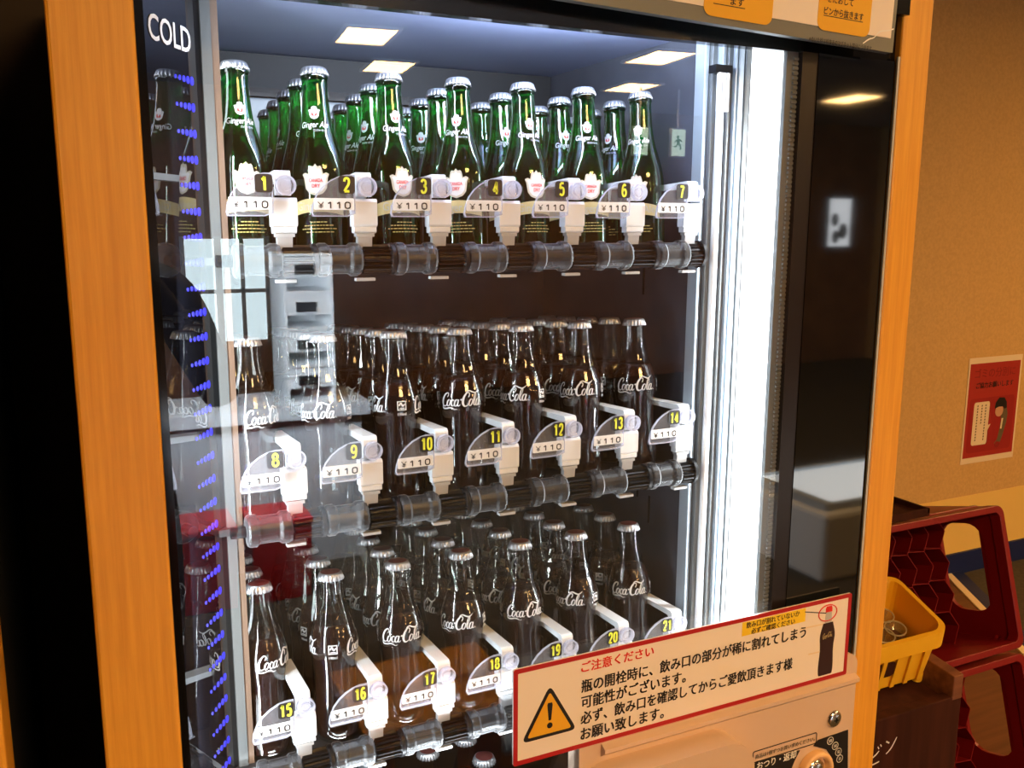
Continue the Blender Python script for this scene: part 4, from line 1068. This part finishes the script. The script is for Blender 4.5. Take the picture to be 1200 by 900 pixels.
# person holding the phone that takes the picture (only mirrored, darkly, in the glass)
def person():
    C0 = Vector((0, CAMY, CAMZ)); bx_, by_ = .02, -1.27
    V, E, Rd, MT = [], [], [], []
    def node(p, r, par=None):
        V.append(Vector(p)); Rd.append(r if isinstance(r, tuple) else (r, r)); i = len(V)-1
        if par is not None: E.append((par, i))
        return i
    P = lambda x, y, z: (bx_+x, by_+y, z)
    pel = node(P(0, 0, .93), (.155, .11)); wst = node(P(0, .01, 1.06), (.140, .10), pel); che = node(P(0, .0, 1.24), (.165, .115), wst)
    nb_ = node(P(0, -.01, 1.38), (.10, .075), che); nk = node(P(0, .005, 1.45), (.052, .055), nb_)
    jw = node(P(0, .03, 1.515), (.062, .078), nk); hd = node(P(0, .022, 1.60), (.078, .095), jw); tp = node(P(0, .01, 1.675), (.062, .078), hd)
    for sx in (-1, 1):
        hip = node(P(sx*.095, 0, .84), .088, pel); kn = node(P(sx*.105, .02, .48), .058, hip); cf = node(P(sx*.107, 0, .33), .056, kn)
        an = node(P(sx*.11, -.02, .09), .040, cf); ft = node(P(sx*.125, .10, .045), (.042, .034), an); node(P(sx*.13, .17, .035), (.036, .024), ft)
        sh = node(P(sx*.185, -.01, 1.345), .062, nb_)
        el = node(P(sx*.265, .10, 1.11), .043, sh)
        hand = C0+CR*(sx*.085)-CF*.020+CD*.012
        fore = Vector(V[el]).lerp(hand, .55); fa = node(fore, .036, el)
        wr = node(Vector(V[el]).lerp(hand, .80), (.026, .022), fa)
        back = Vector(V[wr])
        pm = node(back.lerp(hand, .6), (.032, .016), wr)
        # four fingers lie behind the phone, the thumb on its lower edge
        for q_, (ln_, up) in enumerate(((.062, -.030), (.070, -.010), (.066, .010), (.052, .029))):
            b0 = back.lerp(hand, .9)+CD*up*.8-CF*.002
            k0 = node(b0, .0095, pm); k1 = node(b0-CR*sx*ln_*.42-CF*.004+CD*up*.1, .0088, k0)
            node(b0-CR*sx*ln_*.95+CD*up*.15, .0075, k1)
        t0 = node(back.lerp(hand, .55)+CD*.030-CR*sx*.004, .0115, pm); t1 = node(back.lerp(hand, .9)+CD*.040-CR*sx*.022, .0098, t0); node(back.lerp(hand, .95)+CD*.036-CR*sx*.050-CF*.004, .0085, t1)
    me = bpy.data.meshes.new('person'); me.from_pydata([tuple(v) for v in V], E, [])
    o = bpy.data.objects.new('person', me); COL.objects.link(o)
    o.modifiers.new('skin', 'SKIN')
    if not me.skin_vertices: 
        import bmesh
        bm_ = bmesh.new(); bm_.from_mesh(me); bm_.verts.layers.skin.verify(); bm_.to_mesh(me); bm_.free()
    for i, sv in enumerate(me.skin_vertices[0].data):
        sv.radius = Rd[i]; sv.use_root = (i == 0)
    ss = o.modifiers.new('sub', 'SUBSURF'); ss.levels = 2; ss.render_levels = 2
    bpy.context.view_layer.update()
    m2 = bpy.data.meshes.new_from_object(o.evaluated_get(bpy.context.evaluated_depsgraph_get()))
    bpy.data.objects.remove(o)
    o = bpy.data.objects.new('person', m2); COL.objects.link(o)
    org = Vector((bx_, by_, 0))
    m2.transform(Matrix.Translation(-org)); o.location = org
    m2.materials.clear()
    for m in (M['cloth'], M['skin'], M['trousers'], M['hair']): m2.materials.append(m)
    for p in m2.polygons:
        c = p.center+org; p.use_smooth = True; i = 0
        if c.z > 1.43 and abs(c.x-bx_) < .12 and c.y < by_+.16: i = 1
        elif (c-C0).length < .165: i = 1
        elif c.z < .085: i = 3
        elif c.z < .90: i = 2
        p.material_index = i
    tag(o, 'person in black clothes holding up a phone, mirrored in the dark glass', 'person')
    hc = Vector(P(0, .022, 1.60))
    a = MB(); a.lathe([(.002, .115), (.05, .105), (.084, .07), (.098, .02), (.098, -.03), (.088, -.07)], 28, F=lambda p: hc+Vector((p.x*.98, p.y*1.08-.022, p.z)), mod=lambda r, z, a_: r*(1.0 if math.sin(a_) < .45 or z > .045 else .80), caps=False)
    a.build('hair', M['hair'], o)
    for sx in (-1, 1):
        a = MB(); e0 = hc+Vector((sx*.031, .083, -.012)); a.lathe([(.001, -.010), (.008, -.006), (.0105, 0), (.008, .006), (.001, .010)], 14, F=lambda p: e0+Vector((p.x, p.y*.6, p.z*.75)))
        a.build('eye', M['white'], o)
        a = MB(); a.prism(circle(0, 0, .005, 12), 0, .002, lambda p_, q_, d: e0+Vector((p_, .0060+d, q_))); a.build('iris', M['hair'], o)
        a = MB(); a.lathe([(.004, -.03), (.016, -.015), (.019, .012), (.010, .030), (.002, .033)], 12, F=lambda p: hc+Vector((sx*(.082+p.x*.35), -.012+p.y*.8, -.015+p.z))); a.build('ear', M['skin'], o)
        a = MB(); a.tube([hc+Vector((sx*x_, .092-abs(x_-.03)*.3, z_)) for x_, z_ in ((.014, .012), (.030, .018), (.048, .012))], .0032, 6); a.build('eyebrow', M['hair'], o)
    a = MB(); a.tube([hc+Vector((0, y_, z_)) for y_, z_ in ((.088, -.005), (.099, -.026), (.109, -.040), (.094, -.050))], [.006, .0085, .0115, .008], 10); a.build('nose', M['skin'], o)
    a = MB(); a.tube([hc+Vector((x_, .088-abs(x_)*.35, -.073+abs(x_)*.05)) for x_ in (-.024, -.012, 0, .012, .024)], [.0025, .0048, .005, .0048, .0025], 8); a.build('mouth', M['lips'], o)
    # the phone, just behind the lens
    ph = bpy.data.objects.new('phone', None); COL.objects.link(ph); c = C0+CR*(-.0)+CF*-.004; ph.location = c
    tag(ph, 'black phone held sideways in both hands in front of the face', 'phone')
    G_ = lambda p_, q_, d: c+CR*p_-CD*q_-CF*d
    a = MB(); a.prism(rrect(-.074, .074, -.036, .036, .009), .001, .009, G_); a.build('phone_body', M['black'], ph)
    a = MB(); a.prism(rrect(-.070, .070, -.033, .033, .006), .0091, .0096, G_); a.build('screen', M['blackgloss'], ph)
M['trousers'] = mat('dark_trousers', (.018, .020, .028), .9)
M['lips'] = mat('lips', (.45, .16, .12), .5)
person()
